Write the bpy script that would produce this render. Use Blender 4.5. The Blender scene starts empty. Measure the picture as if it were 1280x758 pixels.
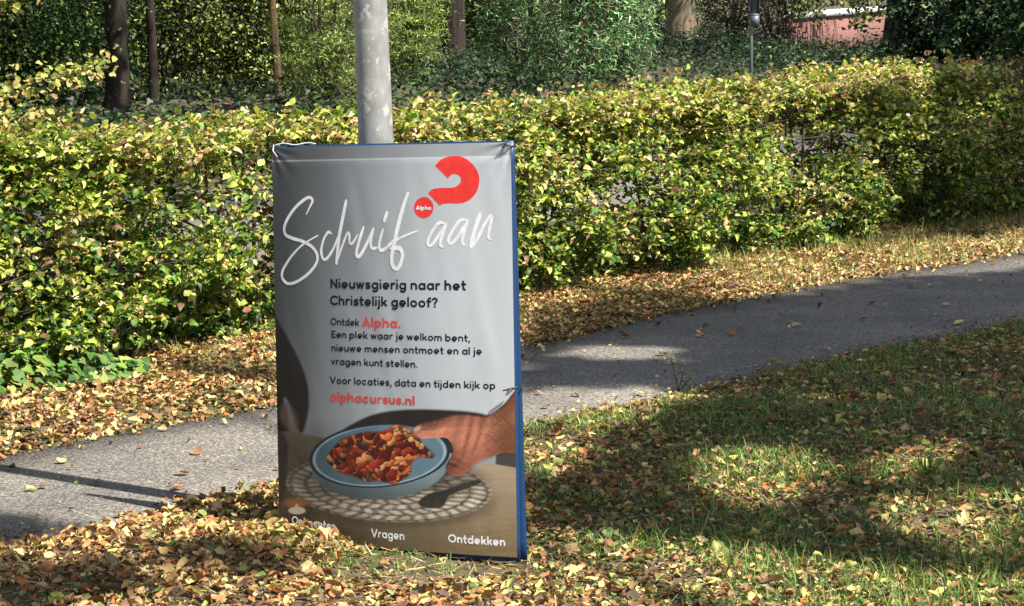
import bpy, math, numpy as np
from mathutils import Matrix, Vector
rng = np.random.default_rng(7)
R = math.radians
sc = bpy.context.scene
col = sc.collection

# ------------------------------------------------------------------ camera, sky, sun, exposure
FPX, EYE = 3300.0, 1.665                      # focal length in photo pixels, eye height in metres
PITCH = math.atan(403.0 / FPX)
cam_d = bpy.data.cameras.new('camera'); cam = bpy.data.objects.new('camera', cam_d); col.objects.link(cam)
cam.location = (0, 0, EYE); cam.rotation_euler = (R(90) - PITCH, 0, 0)
cam_d.sensor_width = 36; cam_d.lens = 36 * FPX / 1280; cam_d.clip_start = 0.1; cam_d.clip_end = 2000
sc.camera = cam
SUN_EL = R(53.3); SUN_H = np.array([0.784, -0.62]); SUN_H /= np.linalg.norm(SUN_H)
SUN = np.array([SUN_H[0]*math.cos(SUN_EL), SUN_H[1]*math.cos(SUN_EL), math.sin(SUN_EL)])
w = bpy.data.worlds.new('World'); sc.world = w; w.use_nodes = True
nt = w.node_tree; nt.nodes.clear()
sky = nt.nodes.new('ShaderNodeTexSky'); sky.sky_type = 'NISHITA'; sky.sun_disc = False
sky.sun_elevation = SUN_EL; sky.sun_rotation = math.atan2(SUN_H[0], SUN_H[1])
bg = nt.nodes.new('ShaderNodeBackground'); bg.inputs[1].default_value = 0.068
wo = nt.nodes.new('ShaderNodeOutputWorld')
hs = nt.nodes.new('ShaderNodeHueSaturation'); hs.inputs['Saturation'].default_value = .6
nt.links.new(sky.outputs[0], hs.inputs['Color']); nt.links.new(hs.outputs[0], bg.inputs[0]); nt.links.new(bg.outputs[0], wo.inputs[0])
sd = bpy.data.lights.new('sun', 'SUN'); sd.energy = 5.0; sd.angle = R(0.53); sd.color = (1.0, 0.945, 0.84)
so = bpy.data.objects.new('sun', sd); col.objects.link(so)
so.rotation_euler = Vector(SUN).to_track_quat('Z', 'Y').to_euler(); so.location = (10, -10, 20)
sc.view_settings.view_transform = 'Standard'; sc.view_settings.look = 'None'
sc.view_settings.exposure = 1.42; sc.view_settings.gamma = 1.0

# ------------------------------------------------------------------ small helpers
FW = np.array([0, math.cos(PITCH), -math.sin(PITCH)]); UP = np.array([0, math.sin(PITCH), math.cos(PITCH)])
def to_px(P):
    d = np.asarray(P, float) - np.array([0, 0, EYE]); z = d @ FW
    return 640 + FPX*d[..., 0]/z, 379 - FPX*(d @ UP)/z
def gpt(px, py, z=0.0):                       # where a sight line meets the ground
    px = np.asarray(px, float); py = np.asarray(py, float)
    d = FW + ((px-640)/FPX)[..., None]*np.array([1, 0, 0]) - ((py-379)/FPX)[..., None]*UP
    t = (z-EYE)/d[..., 2]
    return np.array([0, 0, EYE]) + d*t[..., None]
def at(px, Y):                                # ground point at a given distance on a bearing
    return np.array([(px-640)/FPX*Y*1.0, Y, 0.0])
def inpoly(x, y, poly):
    x = np.asarray(x); y = np.asarray(y); ins = np.zeros(x.shape, bool); n = len(poly)
    for i in range(n):
        x0, y0 = poly[i]; x1, y1 = poly[(i+1) % n]
        if y0 == y1: continue
        ins ^= ((y0 > y) != (y1 > y)) & (x < (x1-x0)*(y-y0)/(y1-y0) + x0)
    return ins
def _h(i, j, k, s):
    n = (i*374761393 + j*668265263 + k*2147483647 + s*974711) & 0xffffffff
    n = ((n ^ (n >> 13))*1274126177) & 0xffffffff
    n = ((n ^ (n >> 16))*2246822519) & 0xffffffff
    return ((n ^ (n >> 15)) & 0xffff)/65535.0
def noise(x, y, z=0.0, seed=0):
    x, y, z = np.broadcast_arrays(np.asarray(x, float), np.asarray(y, float), np.asarray(z, float))
    i = np.floor(x).astype(np.int64); j = np.floor(y).astype(np.int64); k = np.floor(z).astype(np.int64)
    u = x-i; v = y-j; t = z-k
    u = u*u*(3-2*u); v = v*v*(3-2*v); t = t*t*(3-2*t)
    o = 0
    for a in (0, 1):
        for b in (0, 1):
            for c in (0, 1):
                o = o + _h(i+a, j+b, k+c, seed)*(u if a else 1-u)*(v if b else 1-v)*(t if c else 1-t)
    return o
def fbm(x, y, z=0.0, seed=0, oc=3):
    s = 0; a = 0.5; f = 1.0; n = 0
    for q in range(oc):
        s = s + a*noise(np.asarray(x)*f, np.asarray(y)*f, np.asarray(z)*f, seed+q); n += a; a *= .5; f *= 2.1
    return s/n
def sm(a, b, x): t = np.clip((x-a)/(b-a), 0, 1); return t*t*(3-2*t)
def lin(*c): return tuple(((v/255+0.055)/1.055)**2.4 if v > 10 else v/3294.6 for v in c)

def tag(o, label=None, cat=None, group=None, kind=None):
    if label: o['label'] = label
    if cat: o['category'] = cat
    if group: o['group'] = group
    if kind: o['kind'] = kind
    return o
def empty(name, loc, **kw):
    o = bpy.data.objects.new(name, None); o.empty_display_size = .1; o.location = loc; col.objects.link(o)
    return tag(o, **kw)
def mesh(name, V, F, mat, parent=None, colors=None, smooth=False, world=True):
    """V (n,3), F list of index arrays (quads (m,4) and / or tris (m,3)) -> one mesh object"""
    V = np.asarray(V, np.float32)
    if parent is not None and world: V = V - np.array(parent.location, np.float32)
    if not isinstance(F, (list, tuple)): F = [F]
    F = [np.asarray(f, np.int32) for f in F if len(f)]
    me = bpy.data.meshes.new(name)
    me.vertices.add(len(V)); me.vertices.foreach_set('co', V.ravel())
    li = np.concatenate([f.ravel() for f in F]); tot = np.concatenate([np.full(len(f), f.shape[1], np.int32) for f in F])
    st = np.concatenate([[0], np.cumsum(tot)[:-1]]).astype(np.int32)
    me.loops.add(len(li)); me.loops.foreach_set('vertex_index', li)
    me.polygons.add(len(tot)); me.polygons.foreach_set('loop_start', st); me.polygons.foreach_set('loop_total', tot)
    if smooth: me.polygons.foreach_set('use_smooth', np.ones(len(tot), bool))
    if colors is not None:
        a = me.color_attributes.new('Col', 'FLOAT_COLOR', 'POINT')
        c = np.ones((len(V), 4), np.float32); c[:, :3] = colors; a.data.foreach_set('color', c.ravel())
    me.update(calc_edges=True); me.materials.append(mat)
    o = bpy.data.objects.new(name, me); col.objects.link(o)
    if parent is not None: o.parent = parent
    return o
class MB:                                     # collects shapes into one mesh
    def __init__(s): s.V = []; s.Q = []; s.T = []; s.n = 0
    def add(s, V, Q=(), T=()):
        V = np.asarray(V, float); s.V.append(V)
        if len(Q): s.Q.append(np.asarray(Q)+s.n)
        if len(T): s.T.append(np.asarray(T)+s.n)
        s.n += len(V)
    def box(s, c, d, M=None, bev=0.0):
        x, y, z = np.asarray(d)/2
        V = np.array([(i*x, j*y, k*z) for k in (-1, 1) for j in (-1, 1) for i in (-1, 1)], float)
        if M is not None: V = V @ np.asarray(M).T
        s.add(V+np.asarray(c), [(0, 2, 3, 1), (4, 5, 7, 6), (0, 1, 5, 4), (2, 6, 7, 3), (0, 4, 6, 2), (1, 3, 7, 5)])
    def tube(s, P, r, n=8, caps=True):
        P = np.asarray(P, float); r = np.broadcast_to(np.asarray(r, float), (len(P),)); m = len(P)
        t = np.gradient(P, axis=0); t /= np.linalg.norm(t, axis=1)[:, None]+1e-12
        up = np.array([0, 0, 1.0]) if abs(t[0, 2]) < .9 else np.array([1.0, 0, 0])
        a = np.cross(t, up); a /= np.linalg.norm(a, axis=1)[:, None]+1e-12; b = np.cross(t, a)
        th = np.linspace(0, 2*np.pi, n, endpoint=False)
        V = (P[:, None, :] + r[:, None, None]*(np.cos(th)[None, :, None]*a[:, None, :]+np.sin(th)[None, :, None]*b[:, None, :])).reshape(-1, 3)
        i = np.arange(m-1)[:, None]*n; j = np.arange(n)[None, :]; j2 = (j+1) % n
        Q = np.stack([i+j, i+j2, i+n+j2, i+n+j], -1).reshape(-1, 4)
        T = []
        if caps:
            V = np.concatenate([V, P[:1], P[-1:]]); k = m*n
            T = [(k, (q+1) % n, q) for q in range(n)] + [(k+1, (m-1)*n+q, (m-1)*n+(q+1) % n) for q in range(n)]
        s.add(V, Q, T)
    def build(s, name, mat, parent=None, smooth=False, world=True, colors=None):
        F = []
        if s.Q: F.append(np.concatenate(s.Q))
        if s.T: F.append(np.concatenate(s.T))
        return mesh(name, np.concatenate(s.V), F, mat, parent, colors, smooth, world)

def rots(nrm, roll):
    """(n,3) normals and roll angles -> (n,3,3) frames: x, y in the leaf, z = normal"""
    z = nrm/np.linalg.norm(nrm, axis=1)[:, None]
    ref = np.where(np.abs(z[:, 2:3]) < .95, np.array([[0, 0, 1.0]]), np.array([[1.0, 0, 0]]))
    x = np.cross(ref, z); x /= np.linalg.norm(x, axis=1)[:, None]; y = np.cross(z, x)
    c = np.cos(roll)[:, None]; s = np.sin(roll)[:, None]
    return np.stack([c*x+s*y, -s*x+c*y, z], 2)
class Scatter:                                # many copies of small templates in one mesh
    def __init__(s): s.V = []; s.Q = []; s.C = []; s.n = 0
    def add(s, T, P, M, S, C):
        tv, tq = T; n = len(P)
        if n == 0: return
        S = np.asarray(S, float); S = S[:, None] if S.ndim == 1 else S
        V = np.einsum('nij,nvj->nvi', M, tv[None]*S[:, None, :]) + P[:, None, :]
        s.V.append(V.reshape(-1, 3)); k = len(tv)
        s.Q.append((tq[None]+(np.arange(n)*k)[:, None, None]+s.n).reshape(-1, 4)); s.n += n*k
        s.C.append(np.repeat(C, k, 0))
    def build(s, name, mat, parent=None):
        return mesh(name, np.concatenate(s.V), np.concatenate(s.Q), mat, parent, np.concatenate(s.C), smooth=True)
def leaf_t(rows, wid, fold=.25, curl=.2, twist=0.0, wave=0.0, ph=0.0):
    """leaf of unit length along +y: rows of left, mid, right points"""
    t = np.linspace(0, 1, rows); hw = np.array([wid(q) for q in t]); V = []
    for q, h in zip(t, hw):
        ang = curl*(q-.15)*2; yy = math.sin(max(ang, -3))/max(abs(curl)*2, 1e-3)*np.sign(curl) if abs(curl) > 1e-3 else q
        yy = q*math.cos(ang*.5); zz = -q*math.sin(ang*.5)
        tw = twist*(q-.5); wv = wave*math.sin(q*9+ph)
        for sgn in (-1, 0, 1):
            x = sgn*h*math.cos(fold); z = abs(sgn)*h*math.sin(fold) + sgn*h*wv
            V.append((x*math.cos(tw)-z*math.sin(tw), yy, zz + x*math.sin(tw)+z*math.cos(tw)))
    Q = []
    for i in range(rows-1):
        a = i*3; Q += [(a, a+1, a+4, a+3), (a+1, a+2, a+5, a+4)]
    return np.array(V), np.array(Q)
beech_w = lambda q: .02+.32*max(0, math.sin(math.pi*q**.9))**.65 if 0 < q < .999 else .012
broad_w = lambda q: .02+.41*max(0, math.sin(math.pi*q**.75))**.6 if 0 < q < .999 else .01
holly_w = lambda q: .02+.24*math.sin(math.pi*q)**.8 if 0 < q < 1 else .012
BEECH = [leaf_t(5, beech_w, f, c, tw, wv, p) for f, c, tw, wv, p in ((.25, .3, .2, .3, 0), (.5, .6, -.3, .3, 2), (.15, -.2, .4, .4, 4), (.8, .5, .3, .2, 1))]
def dead_t(wid, rollr, curl, tw, seed, nr=6, nc=4):
    """a dry leaf: outline rolled about its midrib, bent along it, twisted and crumpled"""
    r = np.random.default_rng(seed); V = []
    for i in range(nr):
        q = i/(nr-1); h = wid(q)*(1+.25*r.normal()*(0 < i < nr-1))
        for j in range(nc+1):
            x = (j/nc*2-1)*h; a = x*rollr
            X_ = math.sin(a)/rollr if abs(rollr) > .01 else x; Z_ = (1-math.cos(a))/rollr if abs(rollr) > .01 else 0
            Z_ += .045*r.normal()*(0 < i < nr-1); t_ = tw*(q-.5); X_, Z_ = X_*math.cos(t_)-Z_*math.sin(t_), X_*math.sin(t_)+Z_*math.cos(t_)
            b = curl*(q-.5); Y_ = math.sin(b)/curl if abs(curl) > .01 else q-.5; Zc = (1-math.cos(b))/curl if abs(curl) > .01 else 0
            V.append((X_, Y_-Z_*math.sin(b), Z_*math.cos(b)+Zc))
    Q = [(i*(nc+1)+j, i*(nc+1)+j+1, (i+1)*(nc+1)+j+1, (i+1)*(nc+1)+j) for i in range(nr-1) for j in range(nc)]
    return np.array(V), np.array(Q)
_dp = [(broad_w, 2.2, 1.1, .9), (broad_w, 3.2, .9, -.7), (beech_w, 5.0, -.8, .9), (broad_w, -2.6, .9, 1.1), (broad_w, 1.2, 1.3, .6), (beech_w, 6.5, 1.2, -1.1), (beech_w, 7.5, -1.3, 1.3), (beech_w, 3.5, 1.6, .4), (broad_w, 4.2, .3, 1.2), (broad_w, -3.2, -.5, .6)]
DEAD = [dead_t(*p, 200+i) for i, p in enumerate(_dp)]; DEADS = [dead_t(*p, 200+i, 5, 2) for i, p in enumerate(_dp)]
SMALL = [(np.array([(0, 0, 0), (-.27, .45, .1), (0, 1, -.1), (.27, .45, .1)]), np.array([(0, 3, 2, 1)])),
         (np.array([(0, 0, 0), (-.3, .5, -.05), (.05, .95, .2), (.25, .4, .15)]), np.array([(0, 3, 2, 1)]))]
NEEDLE = [(np.array([(-.05, 0, 0), (.05, 0, 0), (.035, 1, -.12), (-.035, 1, -.12)]), np.array([(0, 1, 2, 3)])),
          (np.array([(-.12, 0, 0), (.12, 0, 0), (.03, 1, -.2), (-.03, 1, -.2)]), np.array([(0, 1, 2, 3)]))]
_iv = np.array([(0, 0), (.28, -.08), (.5, .2), (.3, .42), (.0, 1.0), (-.3, .42), (-.5, .2), (-.28, -.08)])
_ivz = np.array([0, .06, .02, .08, -.12, .08, .02, .06])
IVY = [(np.concatenate([np.c_[_iv, _ivz], [(0, .35, -.03)]]), np.array([(0, 1, 2, 8), (8, 2, 3, 4), (8, 4, 5, 6), (0, 8, 6, 7)]))]
def blade_t(bend, n=4):
    V = []
    for q in np.linspace(0, 1, n):
        hw = .5*(1-q)**.7+.02; a = bend*q
        V += [(-hw, q*math.sin(a)*1.0, q*math.cos(a)), (hw, q*math.sin(a)*1.0, q*math.cos(a))]
    return np.array(V), np.array([(2*i, 2*i+1, 2*i+3, 2*i+2) for i in range(n-1)])
BLADE = [blade_t(b) for b in (.35, .8, 1.2, 1.5)]
def palette(n, cols, wts, jit=.18):
    cols = np.array(cols); wts = np.array(wts, float)
    if wts.ndim == 1: i = rng.choice(len(cols), n, p=wts/wts.sum())
    else:
        cw = np.cumsum(wts/wts.sum(1, keepdims=True), 1); i = (rng.random(n)[:, None] > cw).sum(1).clip(0, len(cols)-1)
    return np.clip(cols[i]*(1+jit*rng.normal(size=(n, 1)))*(1+.06*rng.normal(size=(n, 3))), .008, .85)

# ------------------------------------------------------------------ materials
def mat(name):
    m = bpy.data.materials.new(name); m.use_nodes = True; n = m.node_tree; n.nodes.clear()
    out = n.nodes.new('ShaderNodeOutputMaterial'); return m, n, out
def N(n, t, **kw):
    x = n.nodes.new('ShaderNode'+t)
    for k, v in kw.items():
        if k.startswith('i_'):
            k = k[2:]; x.inputs[int(k) if k.isdigit() else k.replace('_', ' ')].default_value = v
        else: setattr(x, k, v)
    return x
def leafmat(name, transl=.3, rough=.5, spec=.4, tint=(1.15, 1.1, .6)):
    m, n, out = mat(name)
    a = N(n, 'VertexColor', layer_name='Col'); L = n.links.new
    p = N(n, 'BsdfPrincipled'); p.inputs['Roughness'].default_value = rough; p.inputs['Specular IOR Level'].default_value = spec
    tc = N(n, 'TexCoord'); nz = N(n, 'TexNoise', i_Scale=90.0); L(tc.outputs['Object'], nz.inputs['Vector'])
    mx = N(n, 'MixRGB', blend_type='MULTIPLY', i_0=.45); L(a.outputs[0], mx.inputs[1]); L(nz.outputs[0], mx.inputs[2])
    br = N(n, 'MixRGB', blend_type='MULTIPLY', i_0=1.0); br.inputs[2].default_value = (1.25, 1.25, 1.25, 1); L(mx.outputs[0], br.inputs[1])
    L(br.outputs[0], p.inputs['Base Color'])
    t = N(n, 'BsdfTranslucent'); tm = N(n, 'MixRGB', blend_type='MULTIPLY', i_0=1.0); tm.inputs[2].default_value = (*tint, 1)
    L(br.outputs[0], tm.inputs[1]); L(tm.outputs[0], t.inputs[0])
    s = N(n, 'MixShader', i_0=transl); L(p.outputs[0], s.inputs[1]); L(t.outputs[0], s.inputs[2]); L(s.outputs[0], out.inputs[0])
    return m
M_hedge = leafmat('hedge_leaf', .3, .5, .3, (1.1, 1.1, .7))
M_dead = leafmat('dead_leaf', .15, .7, .2, (1.1, .95, .6))
M_ivy = leafmat('ivy_leaf', .2, .5, .25)
M_wood = leafmat('woodland_leaf', .25, .5, .25)
M_grass = leafmat('grass_blade', .3, .5, .3)
def noisemat(name, c1, c2, scale, rough=.85, stretch=(1, 1, 1), bump=.3, detail=6, c3=None, scale3=1.0, bdist=.02, metal=0, spec=.3):
    m, n, out = mat(name); L = n.links.new
    tc = N(n, 'TexCoord'); mp = N(n, 'Mapping'); mp.inputs['Scale'].default_value = stretch; L(tc.outputs['Object'], mp.inputs[0])
    nz = N(n, 'TexNoise', i_Scale=scale, i_Detail=float(detail), i_Roughness=.65); L(mp.outputs[0], nz.inputs['Vector'])
    rp = N(n, 'ValToRGB'); rp.color_ramp.elements[0].color = (*c1, 1); rp.color_ramp.elements[1].color = (*c2, 1)
    rp.color_ramp.elements[0].position = .35; rp.color_ramp.elements[1].position = .65; L(nz.outputs[0], rp.inputs[0]); c = rp.outputs[0]
    if c3:
        n3 = N(n, 'TexNoise', i_Scale=scale3, i_Detail=4.0); L(tc.outputs['Object'], n3.inputs['Vector'])
        r3 = N(n, 'ValToRGB'); r3.color_ramp.elements[0].position = .45; r3.color_ramp.elements[1].position = .6; L(n3.outputs[0], r3.inputs[0])
        if scale3 == 19: r3.color_ramp.elements[0].position = .54; r3.color_ramp.elements[1].position = .57; n3.inputs['Detail'].default_value = 8; n3.inputs['Roughness'].default_value = .7
        mx = N(n, 'MixRGB'); L(r3.outputs[0], mx.inputs[0]); L(c, mx.inputs[1]); mx.inputs[2].default_value = (*c3, 1); c = mx.outputs[0]
    p = N(n, 'BsdfPrincipled', i_Roughness=rough, i_Metallic=metal); p.inputs['Specular IOR Level'].default_value = spec; L(c, p.inputs['Base Color'])
    if bump:
        b = N(n, 'Bump', i_Strength=bump, i_Distance=bdist); L(nz.outputs[0], b.inputs['Height']); L(b.outputs[0], p.inputs['Normal'])
    L(p.outputs[0], out.inputs[0]); return m
def plain(name, c, rough=.5, spec=.4, metal=0.0): return noisemat(name, tuple(v*.88 for v in c), tuple(min(1, v*1.1) for v in c), 60, rough, bump=.05, bdist=.002, spec=spec, metal=metal)
def asphaltmat(name, k=1.0):
    m, n, out = mat(name); L = n.links.new
    tc = N(n, 'TexCoord'); v = N(n, 'TexVoronoi', i_Scale=140.0); L(tc.outputs['Object'], v.inputs['Vector'])
    sx = N(n, 'SeparateColor'); L(v.outputs['Color'], sx.inputs[0])
    rp = N(n, 'ValToRGB'); e = rp.color_ramp.elements
    e[0].color = (.06*k, .057*k, .055*k, 1); e[1].color = (.30*k, .27*k, .225*k, 1); e[1].position = 1.0
    x = e.new(.45); x.color = (.105*k, .1*k, .096*k, 1); x = e.new(.8); x.color = (.19*k, .175*k, .155*k, 1)
    L(sx.outputs[0], rp.inputs[0])
    n2 = N(n, 'TexNoise', i_Scale=1.3, i_Detail=5.0); L(tc.outputs['Object'], n2.inputs['Vector'])
    r2 = N(n, 'ValToRGB'); r2.color_ramp.elements[0].color = (.62, .61, .61, 1); r2.color_ramp.elements[1].color = (1.12, 1.10, 1.05, 1)
    r2.color_ramp.elements[0].position = .3; r2.color_ramp.elements[1].position = .7; L(n2.outputs[0], r2.inputs[0])
    mx = N(n, 'MixRGB', blend_type='MULTIPLY', i_0=1.0); L(rp.outputs[0], mx.inputs[1]); L(r2.outputs[0], mx.inputs[2])
    p = N(n, 'BsdfPrincipled', i_Roughness=.8); p.inputs['Specular IOR Level'].default_value = .35; L(mx.outputs[0], p.inputs['Base Color'])
    b = N(n, 'Bump', i_Strength=.7, i_Distance=.004); L(v.outputs['Distance'], b.inputs['Height']); L(b.outputs[0], p.inputs['Normal'])
    L(p.outputs[0], out.inputs[0]); return m
M_soil = noisemat('soil', (.05, .036, .022), (.11, .085, .05), 14, .95, bump=.8, c3=(.05, .06, .02), scale3=1.2)
M_path = asphaltmat('path_asphalt', 1.0); M_road = asphaltmat('road_asphalt', .9)
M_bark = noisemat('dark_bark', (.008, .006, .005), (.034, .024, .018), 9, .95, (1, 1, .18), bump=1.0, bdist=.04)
M_bark_grey = noisemat('grey_brown_bark', (.06, .045, .03), (.17, .13, .085), 7, .95, (1, 1, .25), bump=.9, bdist=.03, c3=(.12, .12, .08), scale3=3)  # grey-brown bark, lighter than the dark bark
M_bark_red = noisemat('reddish_bark', (.05, .026, .015), (.12, .065, .04), 9, .9, (1, 1, .2), bump=.9, bdist=.03)
M_twig = noisemat('twig', (.05, .035, .025), (.12, .085, .06), 30, .9, bump=.3)
M_galv = noisemat('galvanised_steel', (.18, .182, .18), (.27, .272, .265), 26, .55, (1, 1, .55), bump=.12, bdist=.003, c3=(.38, .376, .365), scale3=19, metal=.25, spec=.5)
M_blue = plain('blue_plastic', (.006, .032, .095), .4)
M_black = plain('black_plastic', (.015, .015, .016), .4)
M_white = plain('white_string', (.75, .74, .7), .7)
M_signmetal = plain('dark_grey_metal', (.10, .12, .14), .45, metal=.3)
M_steelpost = plain('grey_steel', (.12, .15, .16), .5, metal=.2)
M_ink_white = plain('white_ink', (.78, .78, .78), .5)
M_ink_black = plain('dark_ink', (.012, .014, .018), .6, .15)
M_ink_red = plain('red_ink', (.78, .035, .025), .5)
M_ink_coral = plain('coral_ink', (.62, .07, .05), .5)
def brickmat():
    m, n, out = mat('pink_brick'); L = n.links.new
    tc = N(n, 'TexCoord'); mp = N(n, 'Mapping'); mp.inputs['Rotation'].default_value = (R(90), 0, 0); L(tc.outputs['Object'], mp.inputs[0])
    b = N(n, 'TexBrick', i_Scale=4.0); b.inputs['Color1'].default_value = (.15, .062, .055, 1); b.inputs['Color2'].default_value = (.19, .082, .07, 1)
    b.inputs['Mortar'].default_value = (.17, .11, .095, 1); b.inputs['Mortar Size'].default_value = .012; L(mp.outputs[0], b.inputs['Vector'])
    p = N(n, 'BsdfPrincipled', i_Roughness=.9); L(b.outputs[0], p.inputs['Base Color']); L(p.outputs[0], out.inputs[0]); return m
M_brick = brickmat()
M_coping = plain('white_coping', (.6, .61, .63), .6)
def vcolmat(name, rough):
    m, n, out = mat(name); a = N(n, 'VertexColor', layer_name='Col'); p = N(n, 'BsdfPrincipled', i_Roughness=rough)
    p.inputs['Specular IOR Level'].default_value = .35
    n.links.new(a.outputs[0], p.inputs['Base Color']); n.links.new(p.outputs[0], out.inputs[0]); return m
M_print = vcolmat('printed_vinyl', .42)

# ------------------------------------------------------------------ the ground and the ways
D = np.array([.585, .811]); D /= np.linalg.norm(D); NV = np.array([-D[1], D[0]])   # along / across the path
def off(P): return P[..., 0]*NV[0]+P[..., 1]*NV[1]
def alo(P): return P[..., 0]*D[0]+P[..., 1]*D[1]
def oa(o, a): return np.array([a*D[0]+o*NV[0], a*D[1]+o*NV[1]])
def edge(pts):
    G = gpt(np.array([p[0] for p in pts]), np.array([p[1] for p in pts]))[:, :2]
    A, O = alo(G), off(G)
    A = np.concatenate([[A[0]-6, A[0]-2.5], A, [A[-1]+3, A[-1]+30]]); s0 = (O[3]-O[0])/(A[5]-A[2]); s1 = 0.02
    O = np.concatenate([[O[0]-6*s0*.3, O[0]-2.5*s0*.5], O, [O[-1]+3*s1, O[-1]+30*s1]])
    return A, O
FAR_A, FAR_O = edge([(0, 572), (130, 546), (350, 508), (500, 472), (650, 437), (850, 391), (1000, 361), (1130, 340), (1280, 318)])
NEAR_A, NEAR_O = edge([(0, 684), (100, 662), (210, 636), (330, 610), (480, 573), (655, 530), (850, 491), (1000, 457), (1130, 430), (1280, 402)])
def on_path(P):
    a, o = alo(P), off(P); return np.interp(a, NEAR_A, NEAR_O), np.interp(a, FAR_A, FAR_O), o
HEDGE_O = 7.95; ROAD0, ROAD1 = 10.6, 14.2
PILE = gpt(np.array(400.), np.array(705.))
def gz(P):
    """height of the soil"""
    x, y = P[..., 0], P[..., 1]; o = off(P); a = alo(P)
    n0, f0 = np.interp(a, NEAR_A, NEAR_O), np.interp(a, FAR_A, FAR_O)
    d = np.minimum(np.maximum(n0-o, 0)+np.maximum(o-f0, 0), np.maximum(ROAD0-o, 0)+np.maximum(o-ROAD1, 0))
    z = (fbm(x*1.6, y*1.6, seed=3)-.5)*.07 + (fbm(x*7, y*7, seed=5)-.5)*.018 + .012
    z = z*sm(0, .35, d) - .03*(1-sm(0, .10, d))
    nb = np.exp(-(((x+.25)/.62)**2+((y-7.5)/.42)**2)**2); z = z*(1-nb) - .004*nb
    z = z + .016*np.exp(-(((x-PILE[0])/.26)**2+((y-PILE[1]-.02)/.13)**2))*sm(.02, .2, d)
    z = z + .25*sm(16.5, 26, o)*fbm(x*.3, y*.3, seed=9)
    return z
gx = np.concatenate([-np.geomspace(400, 8, 26), np.arange(-7.5, 11, .085), np.geomspace(11.5, 400, 26)])
gy = np.concatenate([-np.geomspace(200, 6, 14), np.arange(-5, 5, 1.0), np.arange(5, 22, .085), np.arange(22.2, 60, .6), np.geomspace(61, 500, 20)])
X, Y = np.meshgrid(gx, gy, indexing='ij'); G = np.stack([X, Y], -1); Z = gz(G)
ni, nj = X.shape; i = np.arange(ni-1)[:, None]*nj; j = np.arange(nj-1)[None]
tag(mesh('ground', np.stack([X, Y, Z], -1).reshape(-1, 3), np.stack([i+j, i+nj+j, i+nj+j+1, i+j+1], -1).reshape(-1, 4), M_soil, smooth=True), kind='structure')
def strip(name, A, O0, O1, z, m, nn=1):
    rows = [np.stack([A*D[0]+O*NV[0], A*D[1]+O*NV[1], np.full(len(A), z)], 1) for O in np.linspace(O0, O1, nn+1)]
    low = [r-np.array([0, 0, .06]) for r in (rows[0], rows[-1])]
    rows = [low[0]]+rows+[low[1]]; V = np.concatenate(rows); k = len(A); q = np.arange(k-1)
    return tag(mesh(name, V, np.concatenate([np.stack([r*k+q, r*k+q+1, (r+1)*k+q+1, (r+1)*k+q], 1) for r in range(len(rows)-1)]), m), kind='structure')
A = np.concatenate([np.arange(-2, 24, .12), np.arange(24, 45, 1)])
wob = lambda s: (fbm(A*2.2, s, seed=31)-.5)*.10+(fbm(A*9, s, seed=32)-.5)*.03
strip('footpath', A, np.interp(A, NEAR_A, NEAR_O)+wob(0.), np.interp(A, FAR_A, FAR_O)+wob(9.), .006, M_path, 4)
A2 = np.linspace(-40, 140, 60); strip('road', A2, np.full(60, ROAD0), np.full(60, ROAD1), .004, M_road)

# ------------------------------------------------------------------ the poster board and lamp post
BW, BH, BOW = .841, 1.189, .026
QUAD = np.array([(338, 183), (641, 178), (646, 697), (351, 678)], float)     # the four corners of the print on the photograph
def homog(src, dst):
    Am = []; b = []
    for (x, y), (u, v) in zip(src, dst):
        Am += [[x, y, 1, 0, 0, 0, -u*x, -u*y], [0, 0, 0, x, y, 1, -v*x, -v*y]]; b += [u, v]
    return np.append(np.linalg.solve(np.array(Am), np.array(b)), 1).reshape(3, 3)
RECT = np.array([(-BW/2, BH), (BW/2, BH), (BW/2, 0), (-BW/2, 0)])
H_px2b = homog(QUAD, RECT); H_b2px = homog(RECT, QUAD)
def hmap(Hm, P):
    P = np.asarray(P, float); q = np.concatenate([P, np.ones(P.shape[:-1]+(1,))], -1) @ Hm.T; return q[..., :2]/q[..., 2:]
def surf(x, z):
    """how far the vinyl stands forward (towards -y) of the panel's flat plane"""
    u = 2*x/BW; v = z/BH
    y = BOW*(1-u*u)*(.45+.55*np.sin(np.pi*np.clip(v*.86+.07, 0, 1)))
    y = y + .0022*(fbm(x*7+z*1.6, z*1.9, seed=41)-.5)*sm(0, .2, 1-abs(u))+.0011*(noise(x*24+z*5, z*3.0, seed=42)-.5)*sm(0, .15, 1-abs(u))*sm(0, .06, v)*sm(0, .1, 1-v)
    for cx_, sg in ((-BW/2, 1), (BW/2, -1)):
        dx_ = (x-cx_)*sg; dz_ = BH-z; rr_ = np.hypot(dx_, dz_)+1e-6; y = y + .0011*np.sin(np.arctan2(dz_, dx_)*13)*np.exp(-(rr_/.09)**2)*sm(0, .03, rr_)
    y = y - .0008*sm(.95, .97, v)
    return y
cyaw, lean, roll = R(-31.08), R(-3.07), R(-2.9)
board = empty('poster_board', (-.343, 7.617, EYE-1.66),
    label='tall poster board with a grey printed sheet and blue edges leaning on the lamp post', cat='poster board')
board.rotation_mode = 'XYZ'
board.matrix_world = Matrix.Translation(board.location) @ Matrix.Rotation(cyaw, 4, 'Z') @ Matrix.Rotation(lean, 4, 'X') @ Matrix.Rotation(roll, 4, 'Y')
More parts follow.
